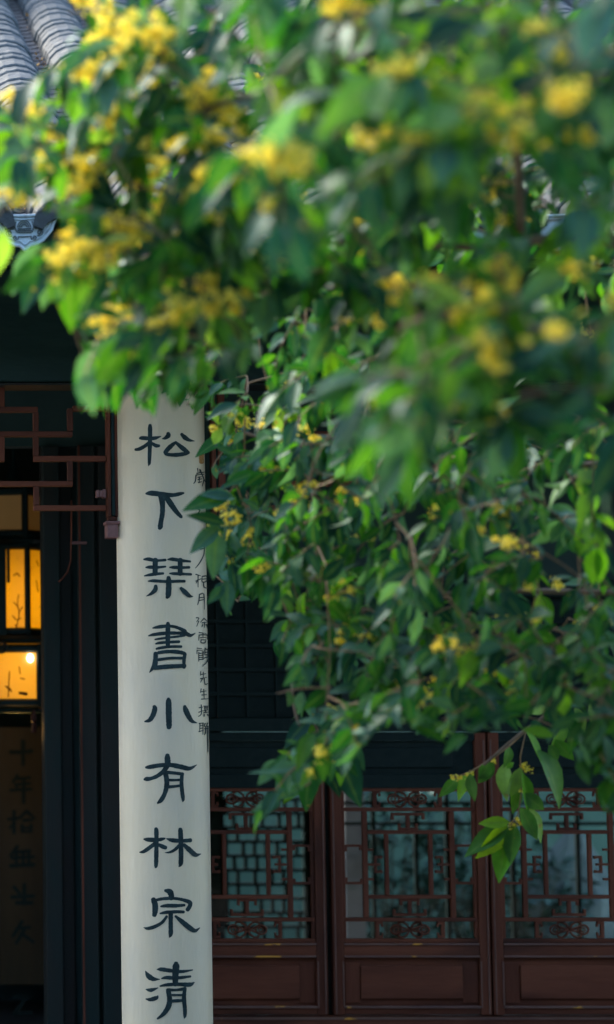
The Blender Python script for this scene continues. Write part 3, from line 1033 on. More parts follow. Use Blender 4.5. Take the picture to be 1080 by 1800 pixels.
BIG = [
 (210, 660, [  # pine
  [(325,525,36),(325,560,46),(325,680,48),(322,780,42),(318,900,36),(316,930,30),(305,956,4)],
  [(218,662,26),(245,660,42),(320,664,40),(380,660,38),(438,643,10)],
  [(330,700,40),(270,745,38),(215,775,38),(172,782,28)],
  [(345,715,30),(385,740,42),(420,742,30)],
  [(515,612,40),(515,635,50),(485,660,36),(452,668,8)],
  [(655,620,34),(690,655,48),(735,682,34),(790,692,6)],
  [(597,702,24),(550,740,46),(505,785,48),(488,815,44),(515,834,36),(600,838,42),(690,826,40),(728,812,34)],
  [(600,712,30),(650,755,46),(700,795,46),(722,815,36)]]),
 (210, 860, [  # down
  [(284,46,22),(340,42,54),(450,52,50),(560,62,42),(640,48,38),(678,40,20)],
  [(440,60,70),(455,150,58),(455,250,52),(440,340,52),(432,395,54),(425,412,40)],
  [(500,90,60),(550,165,60),(600,235,48),(648,288,38),(656,298,22)]]),
 (210, 860, [  # zither
  [(260,740,18),(310,738,40),(390,752,30),(488,746,28)],[(282,824,16),(330,822,38),(400,824,30),(488,816,20)],[(267,914,14),(330,902,34),(400,893,32),(463,888,26)],[(380,745,56),(378,892,56)],
  [(510,742,14),(560,738,38),(650,752,34),(746,762,24)],[(530,824,14),(580,824,36),(660,826,30),(736,824,28)],[(530,888,14),(580,890,32),(660,893,30),(755,898,26)],[(640,745,54),(640,892,54)],
  [(307,970,12),(360,966,32),(500,974,32),(620,970,32),(686,970,30)],[(518,930,40),(520,960,54),(520,1050,60),(515,1115,56),(503,1142,34)],
  [(385,1020,36),(380,1060,48),(340,1100,34),(288,1128,6)],[(648,1045,34),(690,1085,50),(735,1125,40),(770,1132,10)]]),
 (210, 1060, [  # book
  [(513,212,36),(513,240,50),(512,350,50),(512,455,46)],
  [(354,264,14),(420,252,38),(500,244,34),(580,250,32),(650,275,38),(690,300,44),(688,330,44),(640,350,26)],
  [(310,346,14),(370,332,34),(500,318,38),(640,318,34),(700,322,46),(750,342,34),(800,318,8)],
  [(378,384,16),(430,376,24),(540,362,24),(630,352,24)],[(386,430,18),(430,420,30),(540,412,30),(630,408,30)],[(392,484,22),(440,472,30),(540,460,30),(652,460,28)],
  [(415,524,36),(520,512,38),(640,520,42),(692,537,36)],[(385,532,48),(382,600,50),(370,660,54),(320,733,8)],[(690,540,38),(680,600,38),(680,680,34)],[(410,598,30),(540,582,30),(670,582,30)],[(375,684,46),(500,672,46),(688,662,42)]]),
 (210, 1060, [  # small
  [(518,1010,34),(520,1040,58),(522,1180,64),(525,1290,58),(522,1314,48)],[(370,1092,40),(375,1120,56),(355,1185,52),(320,1235,46),(270,1250,16)],[(688,1090,34),(700,1130,56),(730,1195,54),(765,1245,42),(818,1265,8)]]),
 (210, 1300, [  # have
  [(508,165,46),(508,200,64),(508,260,60),(470,330,48),(400,385,42),(330,412,40),(290,416,46),(266,420,26)],
  [(282,294,24),(330,288,46),(430,272,44),(540,268,48),(650,288,52),(740,305,44),(816,266,6)],
  [(480,330,48),(500,420,54),(498,500,52),(475,580,46),(440,640,48),(405,670,20)],
  [(500,345,38),(600,355,34),(668,364,36)],[(662,362,38),(655,450,42),(662,550,42),(672,625,36),(668,656,10)],[(510,426,30),(580,428,28),(650,425,28)],[(510,500,36),(580,494,30),(650,484,28)]]),
 (210, 1300, [  # grove
  [(388,940,38),(392,980,48),(392,1150,46),(388,1320,42),(376,1354,6)],[(262,1050,18),(310,1056,48),(400,1058,40),(460,1048,32),(486,1040,10)],[(385,1090,42),(320,1140,42),(260,1180,38),(217,1188,12)],[(420,1110,36),(460,1130,46),(490,1140,40)],
  [(642,944,40),(645,980,50),(650,1150,50),(648,1300,48),(627,1342,8)],[(499,1045,12),(560,1062,44),(650,1068,40),(750,1062,42)],[(630,1120,38),(580,1165,32),(530,1188,24),(482,1192,6)],[(680,1110,38),(740,1165,54),(800,1215,46),(856,1206,8)]]),
 (210, 1540, [  # ancestor
  [(485,152,30),(530,165,64),(548,200,60),(545,235,54)],[(360,245,52),(378,300,64),(378,370,58),(370,412,48)],[(390,252,28),(470,238,34),(580,236,32),(660,248,34),(738,275,46),(745,310,44),(718,356,42)],
  [(438,320,18),(500,312,40),(600,312,38),(686,306,28)],[(432,394,18),(500,382,36),(600,376,34),(678,378,30)],[(542,390,48),(542,520,46),(542,610,44),(528,646,10)],
  [(500,425,28),(450,490,34),(370,535,38),(300,552,32),(262,542,8)],[(592,422,24),(660,480,50),(740,545,54),(795,575,40),(846,545,8)]]),
 (210, 1540, [  # clear
  [(277,1002,10),(310,1055,56),(360,1085,46),(428,1088,6)],[(282,1194,10),(335,1202,42),(410,1178,8)],[(282,1296,12),(330,1302,40),(390,1284,44),(408,1262,12)],
  [(598,918,44),(598,950,72),(592,1040,68),(590,1140,58)],[(400,984,12),(450,984,44),(550,998,40),(660,1006,34),(770,990,14)],[(447,1080,14),(500,1070,38),(600,1074,38),(748,1058,24)],[(432,1160,16),(500,1146,34),(620,1140,38),(740,1144,46),(788,1120,10)],
  [(515,1200,48),(530,1290,54),(520,1370,56),(470,1450,44),(405,1503,20)],[(520,1200,38),(600,1200,28),(690,1188,36)],[(690,1182,36),(680,1280,44),(690,1400,42),(690,1470,34),(682,1500,8)],[(560,1254,24),(660,1254,24)],[(550,1318,36),(660,1310,32)]]),
]
for ox, oy, st in BIG:
    painted('character', st, ox, oy, 6.0, on_board, M['ink'], board)
def thin(s, wd=14):
    return [[(x, y, wd if i < len(l) - 1 else wd * .6) for i, (x, y) in enumerate(l)] for l in s]
SM1 = [
 [[(80,150),(85,192)],[(105,160),(105,202)],[(70,206),(165,190)],[(60,230),(55,290),(35,320)],[(60,225),(150,215)],[(110,170),(140,250),(180,335)],[(150,270),(130,350)],[(80,250),(122,245)],[(97,245),(95,300)],[(80,275),(125,268)],[(85,310),(122,300)],[(165,215),(176,226)]],
 [[(110,460),(60,520)],[(80,475),(150,462)],[(100,512),(165,500)],[(140,480),(140,555)],[(112,562),(167,550)]],
 [[(85,612),(106,622),(85,656)],[(85,656),(120,672)]],
 [[(110,1062),(172,1045)],[(155,1010),(150,1120),(100,1220),(55,1275)]],
 [[(60,1345),(112,1362)],[(85,1355),(85,1490)],[(60,1422),(120,1395)],[(85,1400),(62,1445)],[(130,1370),(182,1365),(182,1420),(130,1432),(130,1372)],[(130,1400),(180,1395)],[(145,1432),(150,1490),(195,1502)]],
 [[(100,1580),(95,1640),(80,1690)],[(100,1575),(150,1570),(155,1740)],[(100,1610),(150,1605)],[(100,1640),(150,1630)]],
]
SM2 = [
 [[(70,110),(102,115),(75,160)],[(100,150),(75,215)],[(165,115),(120,165)],[(165,120),(210,160)],[(140,172),(195,166)],[(168,165),(168,225)],[(145,195),(135,220)],[(190,190),(205,230)]],
 [[(105,290),(190,300)],[(105,320),(100,385)],[(105,320),(200,320),(205,370)],[(150,295),(150,350)],[(120,350),(190,350)],[(130,375),(125,410),(170,415),(185,385)],[(140,378),(190,378)]],
 [[(80,480),(140,485)],[(80,505),(78,550)],[(80,505),(145,505)],[(100,530),(100,640)],[(100,545),(150,540)],[(100,570),(150,565)],[(100,595),(150,590)],[(100,620),(150,615)],[(150,520),(150,620)],[(175,480),(170,560)],[(175,495),(210,500),(205,590)],[(175,530),(205,530)],[(175,560),(205,560)],[(160,600),(215,590),(190,650),(140,700)],[(205,630),(220,642)]],
 [[(125,765),(120,812)],[(125,800),(185,790)],[(155,770),(155,845)],[(120,850),(195,835)],[(145,850),(120,895)],[(165,850),(175,920),(215,905)]],
 [[(130,975),(120,1022)],[(130,1010),(190,1000)],[(160,980),(165,1095)],[(135,1050),(195,1045)],[(130,1100),(215,1095)]],
 [[(105,1205),(150,1195)],[(130,1170),(130,1280),(95,1310)],[(100,1260),(150,1240)],[(160,1185),(215,1185)],[(165,1207),(215,1207)],[(175,1185),(175,1235)],[(200,1185),(200,1235)],[(160,1236),(220,1230)],[(160,1262),(220,1256)],[(180,1235),(180,1260)],[(165,1285),(160,1310)],[(200,1285),(220,1310)]],
 [[(105,1395),(160,1390)],[(115,1395),(110,1490)],[(150,1390),(150,1530)],[(115,1425),(150,1420)],[(115,1455),(150,1450)],[(100,1495),(155,1480)],[(175,1395),(165,1430),(185,1430)],[(205,1390),(195,1430),(220,1430)],[(165,1460),(225,1455)],[(180,1440),(180,1500),(165,1535)],[(206,1440),(207,1600),(207,1745)]],
]
for st in SM1:
    painted('character', thin(st), 335, 800, 6.42, on_board, M['inkthin'], board, nseg=3)
for st in SM2:
    painted('character', thin(st), 335, 1070, 6.92, on_board, M['inkthin'], board, nseg=3)
painted('seal_mark', [[(353.5, 795, 9), (354.5, 812, 9)]], 0, 0, 1.0, on_board, M['seal'], board, nseg=4)
# iron hanger shaped like a small gourd
q = MB()
hx = on_board(334.5, 690, .010)
q.lathe([(.004, -.018), (.014, -.016), (.016, -.006), (.013, .008), (.008, .014), (.010, .020), (.012, .028), (.010, .038), (.006, .046), (.006, .075), (.004, .09)], (hx.x, hx.y, P(334, 703, 0).z), 14)
q.build('hanger', M['iron_and_shade'], board, True)

# ------------------------------------------------------------------ lantern inside the doorway
LY = 2.6
def lx(px):
    return P(px, 1080, LY).x
def lz(py):
    return P(0, py, LY).z
pm = F / (LY - CY)
lc = Vector((lx(26), LY, 0))
lan = empty('palace_lantern', (lc.x, LY, lz(1250)))
tag(lan, 'lit orange palace lantern with dark wooden frame hanging inside the doorway', 'lantern')
LI = Matrix.Translation(lan.location).inverted()
def LP(o):
    o.parent = lan
    o.matrix_parent_inverse = LI
    return o
def tier(rpx, phi0, y0, y1, post, matp, rail=7, names=('lantern_panel', 'frame')):
    r = rpx / pm
    q = MB()
    cs = []
    for k in range(6):
        a = phi0 + k * pi / 3
        cs.append(Vector((lc.x + sin(a) * r, LY - cos(a) * r, 0)))
    z0, z1 = lz(y1), lz(y0)
    for k in range(6):
        c = cs[k]
        q.tube([(c.x, c.y, z0 - .03), (c.x, c.y, z1 + .03)], post / pm, 6)
        d = cs[(k + 1) % 6]
        for z in (z0 - .010, z1 + .010):
            q.tube([(c.x, c.y, z), (d.x, d.y, z)], rail / pm, 6)
    LP(q.build('frame', M['dark'], lan))
    for k in range(6):
        c, d = cs[k] * 1, cs[(k + 1) % 6] * 1
        mid = (c + d) / 2
        inw = (Vector((lc.x, LY, 0)) - mid).normalized() * .006
        q = MB()
        a, b = c + inw, d + inw
        q.add([(a.x, a.y, z0), (b.x, b.y, z0), (b.x, b.y, z1), (a.x, a.y, z1),
               (a.x + inw.x * .3, a.y + inw.y * .3, z0), (b.x + inw.x * .3, b.y + inw.y * .3, z0), (b.x + inw.x * .3, b.y + inw.y * .3, z1), (a.x + inw.x * .3, a.y + inw.y * .3, z1)],
              [(0, 1, 2, 3), (7, 6, 5, 4)])
        LP(q.build('lantern_panel', matp, lan))
    return cs
up_c, lo_c = (lc.x, LY, lz(1062)), (lc.x + .04, LY, lz(1172))
cu = tier(50, R(22), 966, 1108, 5.5, lampmat('lit_lantern_silk', (1.0, .36, .0), .135, up_c, (.12, .28)))
cl = tier(76, R(28), 1146, 1232, 5.0, lampmat('lit_lantern_silk_lower', (1.0, .37, .0), .16, lo_c, (.17, .30)))
tier(56, R(15), 872, 938, 6.0, M['lampdim'])
for (y, r) in ((952, 62), (1126, 80), (1246, 70)):
    q = MB()
    q.lathe([(r / pm * .9, -.018), (r / pm, 0), (r / pm * .9, .018)], (lc.x, LY, lz(y)), 6)
    LP(q.build('frame_plate', M['dark'], lan))
q = MB()
q.lathe([(.02, 0), (.05, .05), (.02, .12), (.008, .16), (.006, .75)], (lc.x, LY, lz(868)), 8)
LP(q.build('finial', M['dark'], lan))
M['motif'] = mat('painted_motif', (.10, .035, .008), (.16, .06, .012), 120, .8)
def panel_map(c, d):
    nrm = Vector((d.y - c.y, -(d.x - c.x), 0)).normalized()
    if nrm.y > 0:
        nrm = -nrm
    o = Vector((0, CY, CZ))
    def f(px, py, lift):
        r = ray(px, py)
        t = (Vector((c.x, c.y, 0)) - Vector((o.x, o.y, 0))).dot(nrm) / Vector((r.x, r.y, 0)).dot(nrm)
        return o + r * t + nrm * (lift * .3 - .0055)
    return f
for mp_, st in ((panel_map(cu[5], cu[0]), [[(33, 1045, 1.5), (31, 1062, 2), (34, 1078, 2), (30, 1100, 1.5)], [(31, 1066, 1.5), (24, 1058, 1)], [(33, 1078, 1.5), (40, 1066, 1)], [(22, 1082, 1), (30, 1090, 1.6), (37, 1086, 1)], [(24, 1012, 2), (30, 1008, 3), (35, 1013, 2)], [(27, 1098, 2), (33, 1108, 3)]]),
                (panel_map(cu[0], cu[1]), [[(66, 985, 1), (70, 995, 2)], [(72, 1066, 1), (76, 1072, 2), (74, 1082, 2)], [(66, 1020, 1), (69, 1040, 1.4)]]),
                (panel_map(cl[5], cl[0]), [[(17, 1180, 1.5), (16, 1200, 2), (15, 1225, 1.5)], [(10, 1206, 2), (16, 1210, 4), (21, 1216, 2)], [(34, 1172, 2), (36, 1184, 2)], [(35, 1218, 5), (47, 1220, 6)], [(36, 1192, 1), (44, 1194, 1.5)]])):
    LP(painted('painted_motif', st, 0, 0, 1.0, mp_, M['motif'], lan, nseg=4))
o = pxbox('side_board', -14, 1116, 12, 958, LY - .20, LY - .19, M['dark'], lan)
LP(o)
o = pxbox('side_board', 12.2, 1024, 18, 958, LY - .20, LY - .19, M['dark'], lan)
LP(o)
q = MB()
bc = P(53, 1157, LY - .16)
for i in range(7):
    pass
q.lathe([(.002, -.020), (.012, -.014), (.016, 0), (.012, .014), (.004, .020)], (bc.x, LY - .175, bc.z), 12)
LP(q.build('bulb', M['bulb'], lan, True))
# dark fret brackets at the lower tier and a round boss
q = MB()
c0 = P(3, 1138, LY - .21)
q.tube([(c0.x + cos(a) * .024, LY - .21, c0.z + sin(a) * .024) for a in [2 * pi * i / 16 for i in range(17)]], .005, 6)
for k in range(3):
    a = k * pi / 3
    q.tube([(c0.x + cos(a) * .022, LY - .21, c0.z + sin(a) * .022), (c0.x - cos(a) * .022, LY - .21, c0.z - sin(a) * .022)], .0035, 5)
LP(q.build('boss', M['dark'], lan))
q = MB()
ts = P(60, 1268, LY - .18)
q.lathe([(.003, .05), (.012, .03), (.013, .0), (.006, -.005), (.012, -.012), (.014, -.05)], (ts.x, LY - .18, ts.z), 8)
LP(q.build('tassel', M['tassel'], lan))
tl = bpy.data.lights.new('lantern_light', 'POINT')
tl.energy = .6
tl.color = (1, .55, .15)
tl.shadow_soft_size = .04
to = bpy.data.objects.new('lantern_light', tl)
COL.objects.link(to)
to.location = (lc.x, LY, lz(1262) - .06)
LP(to)

# ------------------------------------------------------------------ inner couplet board
IY = 4.2
a, b = P(8, 1850, IY), P(76, 1278, IY)
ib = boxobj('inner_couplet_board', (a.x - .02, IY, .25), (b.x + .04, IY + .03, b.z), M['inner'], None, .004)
tag(ib, 'dim brown couplet board with dark characters beneath the lit lantern', 'couplet board')
def on_inner(px, py, lift):
    return P(px, py, IY - lift - .0005)
def im(cx, cy, strokes):
    painted('character', [[(x, y, wd) for x, y, wd in s] for s in strokes], cx, cy, 1.0, on_inner, M['dark'], ib, nseg=3)
im(39, 1322, [[(-20, 0, 8), (0, 0, 7), (17, -2, 8)], [(2, -19, 9), (2, 0, 8), (2, 22, 7)]])
im(39, 1383, [[(-8, -20, 6), (-16, -8, 5)], [(-10, -14, 6), (14, -16, 6)], [(-12, -4, 6), (14, -6, 6)], [(-20, 6, 6), (16, 4, 6)], [(3, -14, 7), (3, 28, 7)], [(-9, -4, 5), (-9, 6, 5)]])
im(39, 1446, [[(-14, -20, 7), (-14, 18, 7)], [(-24, -6, 6), (-6, -8, 6)], [(-14, 0, 5), (-22, 10, 4)], [(8, -20, 7), (-4, -8, 5)], [(8, -20, 7), (22, -8, 5)], [(2, -4, 6), (18, -5, 6)], [(0, 4, 6), (0, 16, 6)], [(16, 4, 6), (16, 16, 6)], [(0, 16, 5), (16, 15, 5)], [(0, 9, 5), (16, 9, 5)]])
im(39, 1508, [[(-8, -20, 7), (-20, -4, 6)], [(-12, -10, 7), (14, -12, 7)], [(-18, 0, 7), (20, -2, 7)], [(-10, -10, 6), (-10, 10, 6)], [(2, -12, 6), (2, 10, 6)], [(12, -12, 6), (12, 10, 6)], [(-20, 14, 8), (20, 12, 8)]])
im(39, 1575, [[(-14, -16, 7), (-4, -4, 6)], [(4, -20, 7), (4, 14, 7)], [(-18, 2, 7), (20, 0, 7)], [(-10, 12, 7), (18, 12, 7)]])
im(39, 1640, [[(0, -20, 7), (-16, 6, 6)], [(-8, -8, 6), (14, -10, 6)], [(4, -6, 6), (-10, 18, 6)], [(-2, 0, 6), (20, 16, 6)]])
im(39, 1768, [[(-14, -16, 6), (14, -18, 6)], [(10, -16, 6), (-14, 14, 6)], [(-14, 14, 6), (16, 12, 6)]])

# ------------------------------------------------------------------ dried blossom caught in the roof gutters
def roof_hit(px, py, h):
    r = ray(px, py)
    o = Vector((0, CY, CZ))
    nrm = Vector((0, -sin(AL), cos(AL)))
    p0 = RP(0, 0, h)
    return o + r * ((p0 - o).dot(nrm) / r.dot(nrm))
rg = random.Random(21)
for i, (px, py) in enumerate([(45, 25), (54, 40), (68, 43), (60, 52), (69, 75), (73, 108), (76, 116), (88, 128), (108, 158), (115, 165), (150, 240), (160, 262), (172, 285), (40, 366), (152, 300), (405, 262)]):
    q = MB()
    for j in range(9):
        d = Vector((rg.gauss(0, 1), rg.gauss(0, 1), rg.gauss(.3, .5))).normalized()
        u = d.cross(Vector((0, 0, 1))).normalized()
        c = Vector((rg.gauss(0, .010), rg.gauss(0, .010), rg.uniform(0, .02)))
        L = rg.uniform(.014, .030)
        q.add([c, c + d * L * .5 + u * L * .25, c + d * L, c + d * L * .5 - u * L * .25], [(0, 1, 2, 3)])
    o = q.build('dried_blossom', M['dried'])
    o.location = roof_hit(px, py, -.030)
    tag(o, 'small clump of dried orange blossom lying in a grey roof gutter', 'blossom', 'dried blossoms caught between the roof tiles')

# ------------------------------------------------------------------ the osmanthus tree
tree = empty('osmanthus_tree', (2.75, -3.3, -.15))
tag(tree, 'osmanthus tree with glossy drooping leaves and yellow flower clusters', 'tree')
TI = Matrix.Translation(tree.location).inverted()
def T(o):
    o.parent = tree
    o.matrix_parent_inverse = TI
    return o
tr = random.Random(4)
base = Vector((2.75, -3.3, -.15))
fork = Vector((2.62, -3.35, 1.55))
def chain(pts, n=6):
    pts = [Vector(p) for p in pts]
    out = []
    k = len(pts)
    for i in range(k - 1):
        p0, p1, p2, p3 = pts[max(i - 1, 0)], pts[i], pts[i + 1], pts[min(i + 2, k - 1)]
        for j in range(n):
            t = j / n
            out.append(.5 * (2 * p1 + (p2 - p0) * t + (2 * p0 - 5 * p1 + 4 * p2 - p3) * t * t + (3 * p1 - p0 - 3 * p2 + p3) * t ** 3))
    out.append(pts[-1])
    return out
q = MB()
tp = chain([base, base + Vector((-.03, .02, .5)), base + Vector((-.08, -.03, 1.1)), fork])
q.tube(tp, [.12 - .05 * (i / (len(tp) - 1)) for i in range(len(tp))], 12)
T(q.build('trunk', M['bark'], tree, True))
LIMBS = [
 [fork, D(1320, 350, 4.6), D(1130, 120, 4.3), D(800, 60, 4.3), D(430, 170, 4.7), D(90, 290, 5.1)],
 [fork, D(1300, 760, 4.3), D(1040, 600, 3.95), D(740, 560, 3.95)],
 [fork, D(1330, 520, 5.2), D(1000, 425, 5.3), D(860, 436, 5.3), D(560, 430, 5.3), D(240, 520, 5.2)],
 [D(915, 428, 5.3), D(914, 350, 5.2), D(905, 250, 5.0), D(860, 140, 4.8)],
 [fork, D(1330, 820, 6.0), D(1000, 820, 6.6), D(700, 840, 6.8), D(430, 760, 6.9)],
 [fork, D(1330, 1080, 6.2), D(1000, 1040, 6.7), D(680, 1060, 6.8), D(520, 1180, 6.8), D(545, 1330, 6.8)],
 [fork, D(1330, 1160, 6.4), D(1070, 1215, 7.1), D(950, 1265, 7.25), D(850, 1345, 7.3)],
 [fork, D(1500, 300, 4.9), D(1350, -250, 4.9), D(900, -450, 4.9), D(400, -420, 5.1)],
 [fork, D(1800, 500, 4.8), D(1900, 0, 4.6)],
 [fork, D(1700, 900, 5.6), D(2050, 650, 5.8)],
 [fork, D(1750, 600, 4.2), D(1900, 300, 3.6)],
]
anchor = []
for i, l in enumerate(LIMBS):
    c = chain(l)
    r0 = .030 if i not in (3,) else .014
    if i == 6:
        r0 = .022
    if i in (4, 5):
        r0 = .018
    q = MB()
    q.tube(c, [max(.0045, r0 * (1 - (j / (len(c) - 1)) ** .6 * .93)) if i != 3 else .012 - .006 * j / len(c) for j in range(len(c))], 8)
    T(q.build('limb', M['bark'], tree, True))
    anchor += c[3:]

# leaf meshes
def leaf_mb(bend, fold, wid, twist, sn=6):
    q = MB()
    vs, fs = [], []
    for i in range(sn + 1):
        t = i / sn
        wv = wid * (sin(pi * min(1, t * .97 + .015) ** .86)) * (1 - .25 * t) + (.012 if i < sn else 0)
        z = -bend * t * t
        a = twist * t
        for s in (-1, 0, 1):
            y = s * wv * .5
            h = abs(y) * fold
            vs.append((t * (1 - .12 * bend * t), y * cos(a) - h * sin(a) * .3, z + h + y * sin(a)))
    for i in range(sn):
        for k in (0, 1):
            fs.append((3 * i + k, 3 * i + 3 + k, 3 * i + 4 + k, 3 * i + 1 + k))
    q.add(vs, fs)
    return q
LV = [leaf_mb(b, f, wd, tw) for b, f, wd, tw in ((.30, .30, .50, .15), (.48, .22, .53, -.2), (.15, .40, .46, .3), (.62, .28, .48, .1), (.38, .15, .55, -.35), (.08, .25, .47, .2))]
def ribbed(me):
    a = me.attributes.new('rib', 'FLOAT', 'POINT')
    a.data.foreach_set('value', [1.0 if i % 3 == 1 else 0.0 for i in range(len(me.vertices))])
    return me
LY_ = [ribbed(l.mesh('leaf', M['younglit'], True)) for l in LV]
YOUNG_LIT = [False]
LM = [ribbed(l.mesh('leaf', M['leaf'], True)) for l in LV]

def flower_mb(rg, n, rad):
    q = MB()
    for _ in range(n):
        c = Vector((rg.gauss(0, 1.15), rg.gauss(0, .55), rg.gauss(0, .5))) * rad * .8
        nrm = (c + Vector((rg.gauss(0, rad), rg.gauss(0, rad), rg.gauss(0, rad))) * .6).normalized()
        a = nrm.orthogonal().normalized()
        b = nrm.cross(a)
        ph = rg.uniform(0, pi)
        L = rg.uniform(.0066, .0088)
        vs = [c]
        fs = []
        for k in range(4):
            t = ph + k * pi / 2
            d = a * cos(t) + b * sin(t)
            u = a * -sin(t) + b * cos(t)
            vs += [c + d * L * .55 + u * L * .42 + nrm * L * .1, c + d * L + nrm * L * .42, c + d * L * .55 - u * L * .42 + nrm * L * .1]
            o = 1 + 3 * k
            fs.append((0, o + 2, o + 1, o))
        q.add(vs, fs)
    return q
FV = [flower_mb(tr, n, r) for n, r in ((24, .017), (30, .020), (18, .015), (34, .023), (26, .018))]
FM = [f.mesh('flower_cluster', M['flower']) for f in FV]

leaves, flowers = [], []
twig = MB()
UP = Vector((0, 0, 1))
def in_frame(p, mg=60):
    v = p - Vector((0, CY, CZ))
    d = v.y * cos(TILT) + v.z * sin(TILT)
    b = -v.y * sin(TILT) + v.z * cos(TILT)
    px, py = PPX + F * v.x / d, PPY - F * b / d
    return -mg < px < 1080 + mg and -mg < py < 1800 + mg, d, px, py

# openings in the crown through which the building shows: column, row, half sizes, nearest and farthest distance they apply to
GAPS = [(52, 408, 66, 48, 0, 9), (25, 48, 76, 100, 0, 9), (40, 640, 95, 150, 0, 9), (290, 1270, 92, 560, 0, 9), (425, 1180, 62, 120, 0, 9), 
        (900, 330, 60, 90, 0, 5.2), (905, 790, 150, 88, 0, 5.2), (1000, 490, 95, 62, 0, 5), (700, 1330, 70, 60, 0, 9), (415, 268, 30, 26, 0, 9), (640, 560, 60, 60, 0, 5), (900, 1420, 140, 140, 0, 9), (760, 1460, 300, 90, 0, 9)]
FREE = [False]
def blocked(p):
    if FREE[0]:
        return False
    ok, d, px, py = in_frame(p)
    if not ok:
        return False
    for gx, gy, hw, hh, d0, d1 in GAPS:
        if d0 <= d <= d1 and ((px - gx) / hw) ** 2 + ((py - gy) / hh) ** 2 < 1:
            return True
    return 208 < px < 372 and py > 735 and d < 8
def add_leaf(p, d, L, up=None, var=None):
    d = d.normalized()
    if blocked(p + d * L * .55) or blocked(p + d * L):
        return
    u = up or (UP * tr.uniform(.5, 1.2) + Vector((tr.gauss(0, .5), -.6 + tr.gauss(0, .5), tr.gauss(0, .25))))
    z = (u - d * u.dot(d))
    if z.length < .05:
        z = d.orthogonal()
    z.normalize()
    y = z.cross(d)
    m = Matrix(((d.x * L, y.x * L, z.x * L, p.x), (d.y * L, y.y * L, z.y * L, p.y), (d.z * L, y.z * L, z.z * L, p.z), (0, 0, 0, 1)))
    leaves.append((m, tr.randrange(6) if var is None else var, L, YOUNG_LIT[0]))

def add_flower(p, k=1.0):
    if blocked(p):
        return
    rot = Matrix.Rotation(tr.uniform(0, 6.28), 4, 'Z') @ Matrix.Rotation(tr.uniform(0, 6.28), 4, 'X')
    flowers.append((Matrix.Translation(p) @ rot @ Matrix.Scale(k, 4), tr.randrange(5), k))

def shoot(c, fl=0, big=1.0, dirn=None, nodes=None, connect=True):
    """a drooping twig whose middle is at c: opposite pairs of leaves, blossom in the axils"""
    if blocked(c):
        return
    if (c.y - CY) < 5.7 and in_frame(c)[3] < 700:
        big *= 1.3
    d = dirn or Vector((tr.gauss(-.45, .55), tr.gauss(-.25, .5), tr.gauss(-.15, .38)))
    d = d.normalized()
    n = nodes or tr.choice((3, 4, 5, 5))
    step = tr.uniform(.024, .036) * big
    _, _, sx, sy = in_frame(c)
    YOUNG_LIT[0] = any(((sx - a) / b) ** 2 + ((sy - e) / f) ** 2 < 1 for a, e, b, f in ((790, 130, 170, 110), (800, 560, 130, 60), (1040, 390, 50, 50), (90, 150, 130, 60), (470, 160, 80, 60), (470, 700, 90, 60), (400, 520, 60, 40))) and tr.random() < .75 or tr.random() < .05  # these patches carry sunlight through the leaves as a lighter colour
    p = c - d * step * (n - 1) * .55
    n0 = len(leaves)
    start = p.copy()
    side = d.cross(UP)
    side = side.normalized() if side.length > .1 else Vector((1, 0, 0))
    oth = d.cross(side).normalized()
    pts = [p.copy()]
    ph = tr.uniform(0, pi)
    for i in range(n):
        a = ph + i * pi / 2
        per = side * cos(a) + oth * sin(a)
        for s in (-1, 1):
            if tr.random() < .09:
                continue
            ld = d * tr.uniform(.25, .7) + per * s * tr.uniform(.7, 1.0) - UP * tr.uniform(-.15, .75)
            L = tr.uniform(.050, .090) * big * (1 - .04 * i)
            add_leaf(p + ld.normalized() * .008, ld, L)
        if fl and (i in (1, 2) or tr.random() < .35 * fl):
            for _ in range(1 if fl < 2 else 2):
                add_flower(p + Vector((tr.gauss(0, .012), tr.gauss(0, .012), tr.gauss(0, .010))), tr.uniform(.5, .85) * big)
        d = (d + Vector((tr.gauss(0, .08), tr.gauss(0, .08), -.10))).normalized()
        p = p + d * step
        pts.append(p.copy())
    for s in (-1, 1):
        add_leaf(p, d + side * s * .35 - UP * .3, tr.uniform(.06, .10) * big)
    if len(leaves) - n0 < 4:
        return
    if any(blocked(q_) for q_ in pts):
        return
    twig.tube(pts, [.0022] * (len(pts) - 1) + [.0012], 5, False)
    if connect:
        best = min(anchor, key=lambda q_: (q_ - start).length)
        v = best - start
        x2 = [in_frame(start + v * f_) for f_ in (0, .25, .5, .75, 1)]
        if .02 < v.length < .45 and x2[0][2] > 170 and not any((195 < e[2] < 385 and e[3] > 640) or blocked(start + v * f_) for e, f_ in zip(x2, (0, .25, .5, .75, 1))):
            mid = start + v * .5 + Vector((0, 0, .06 * v.length)) + Vector((tr.gauss(0, .03), tr.gauss(0, .03), 0)) * v.length
            twig.tube([start, start + (mid - start) * .5 - pts[1] * 0 + Vector((0, 0, .01)), mid, best], [.0018, .002, .0022, .003], 5, False)
            if v.length > .1:
                anchor.append(mid)
                anchor.append(start + (mid - start) * .5)

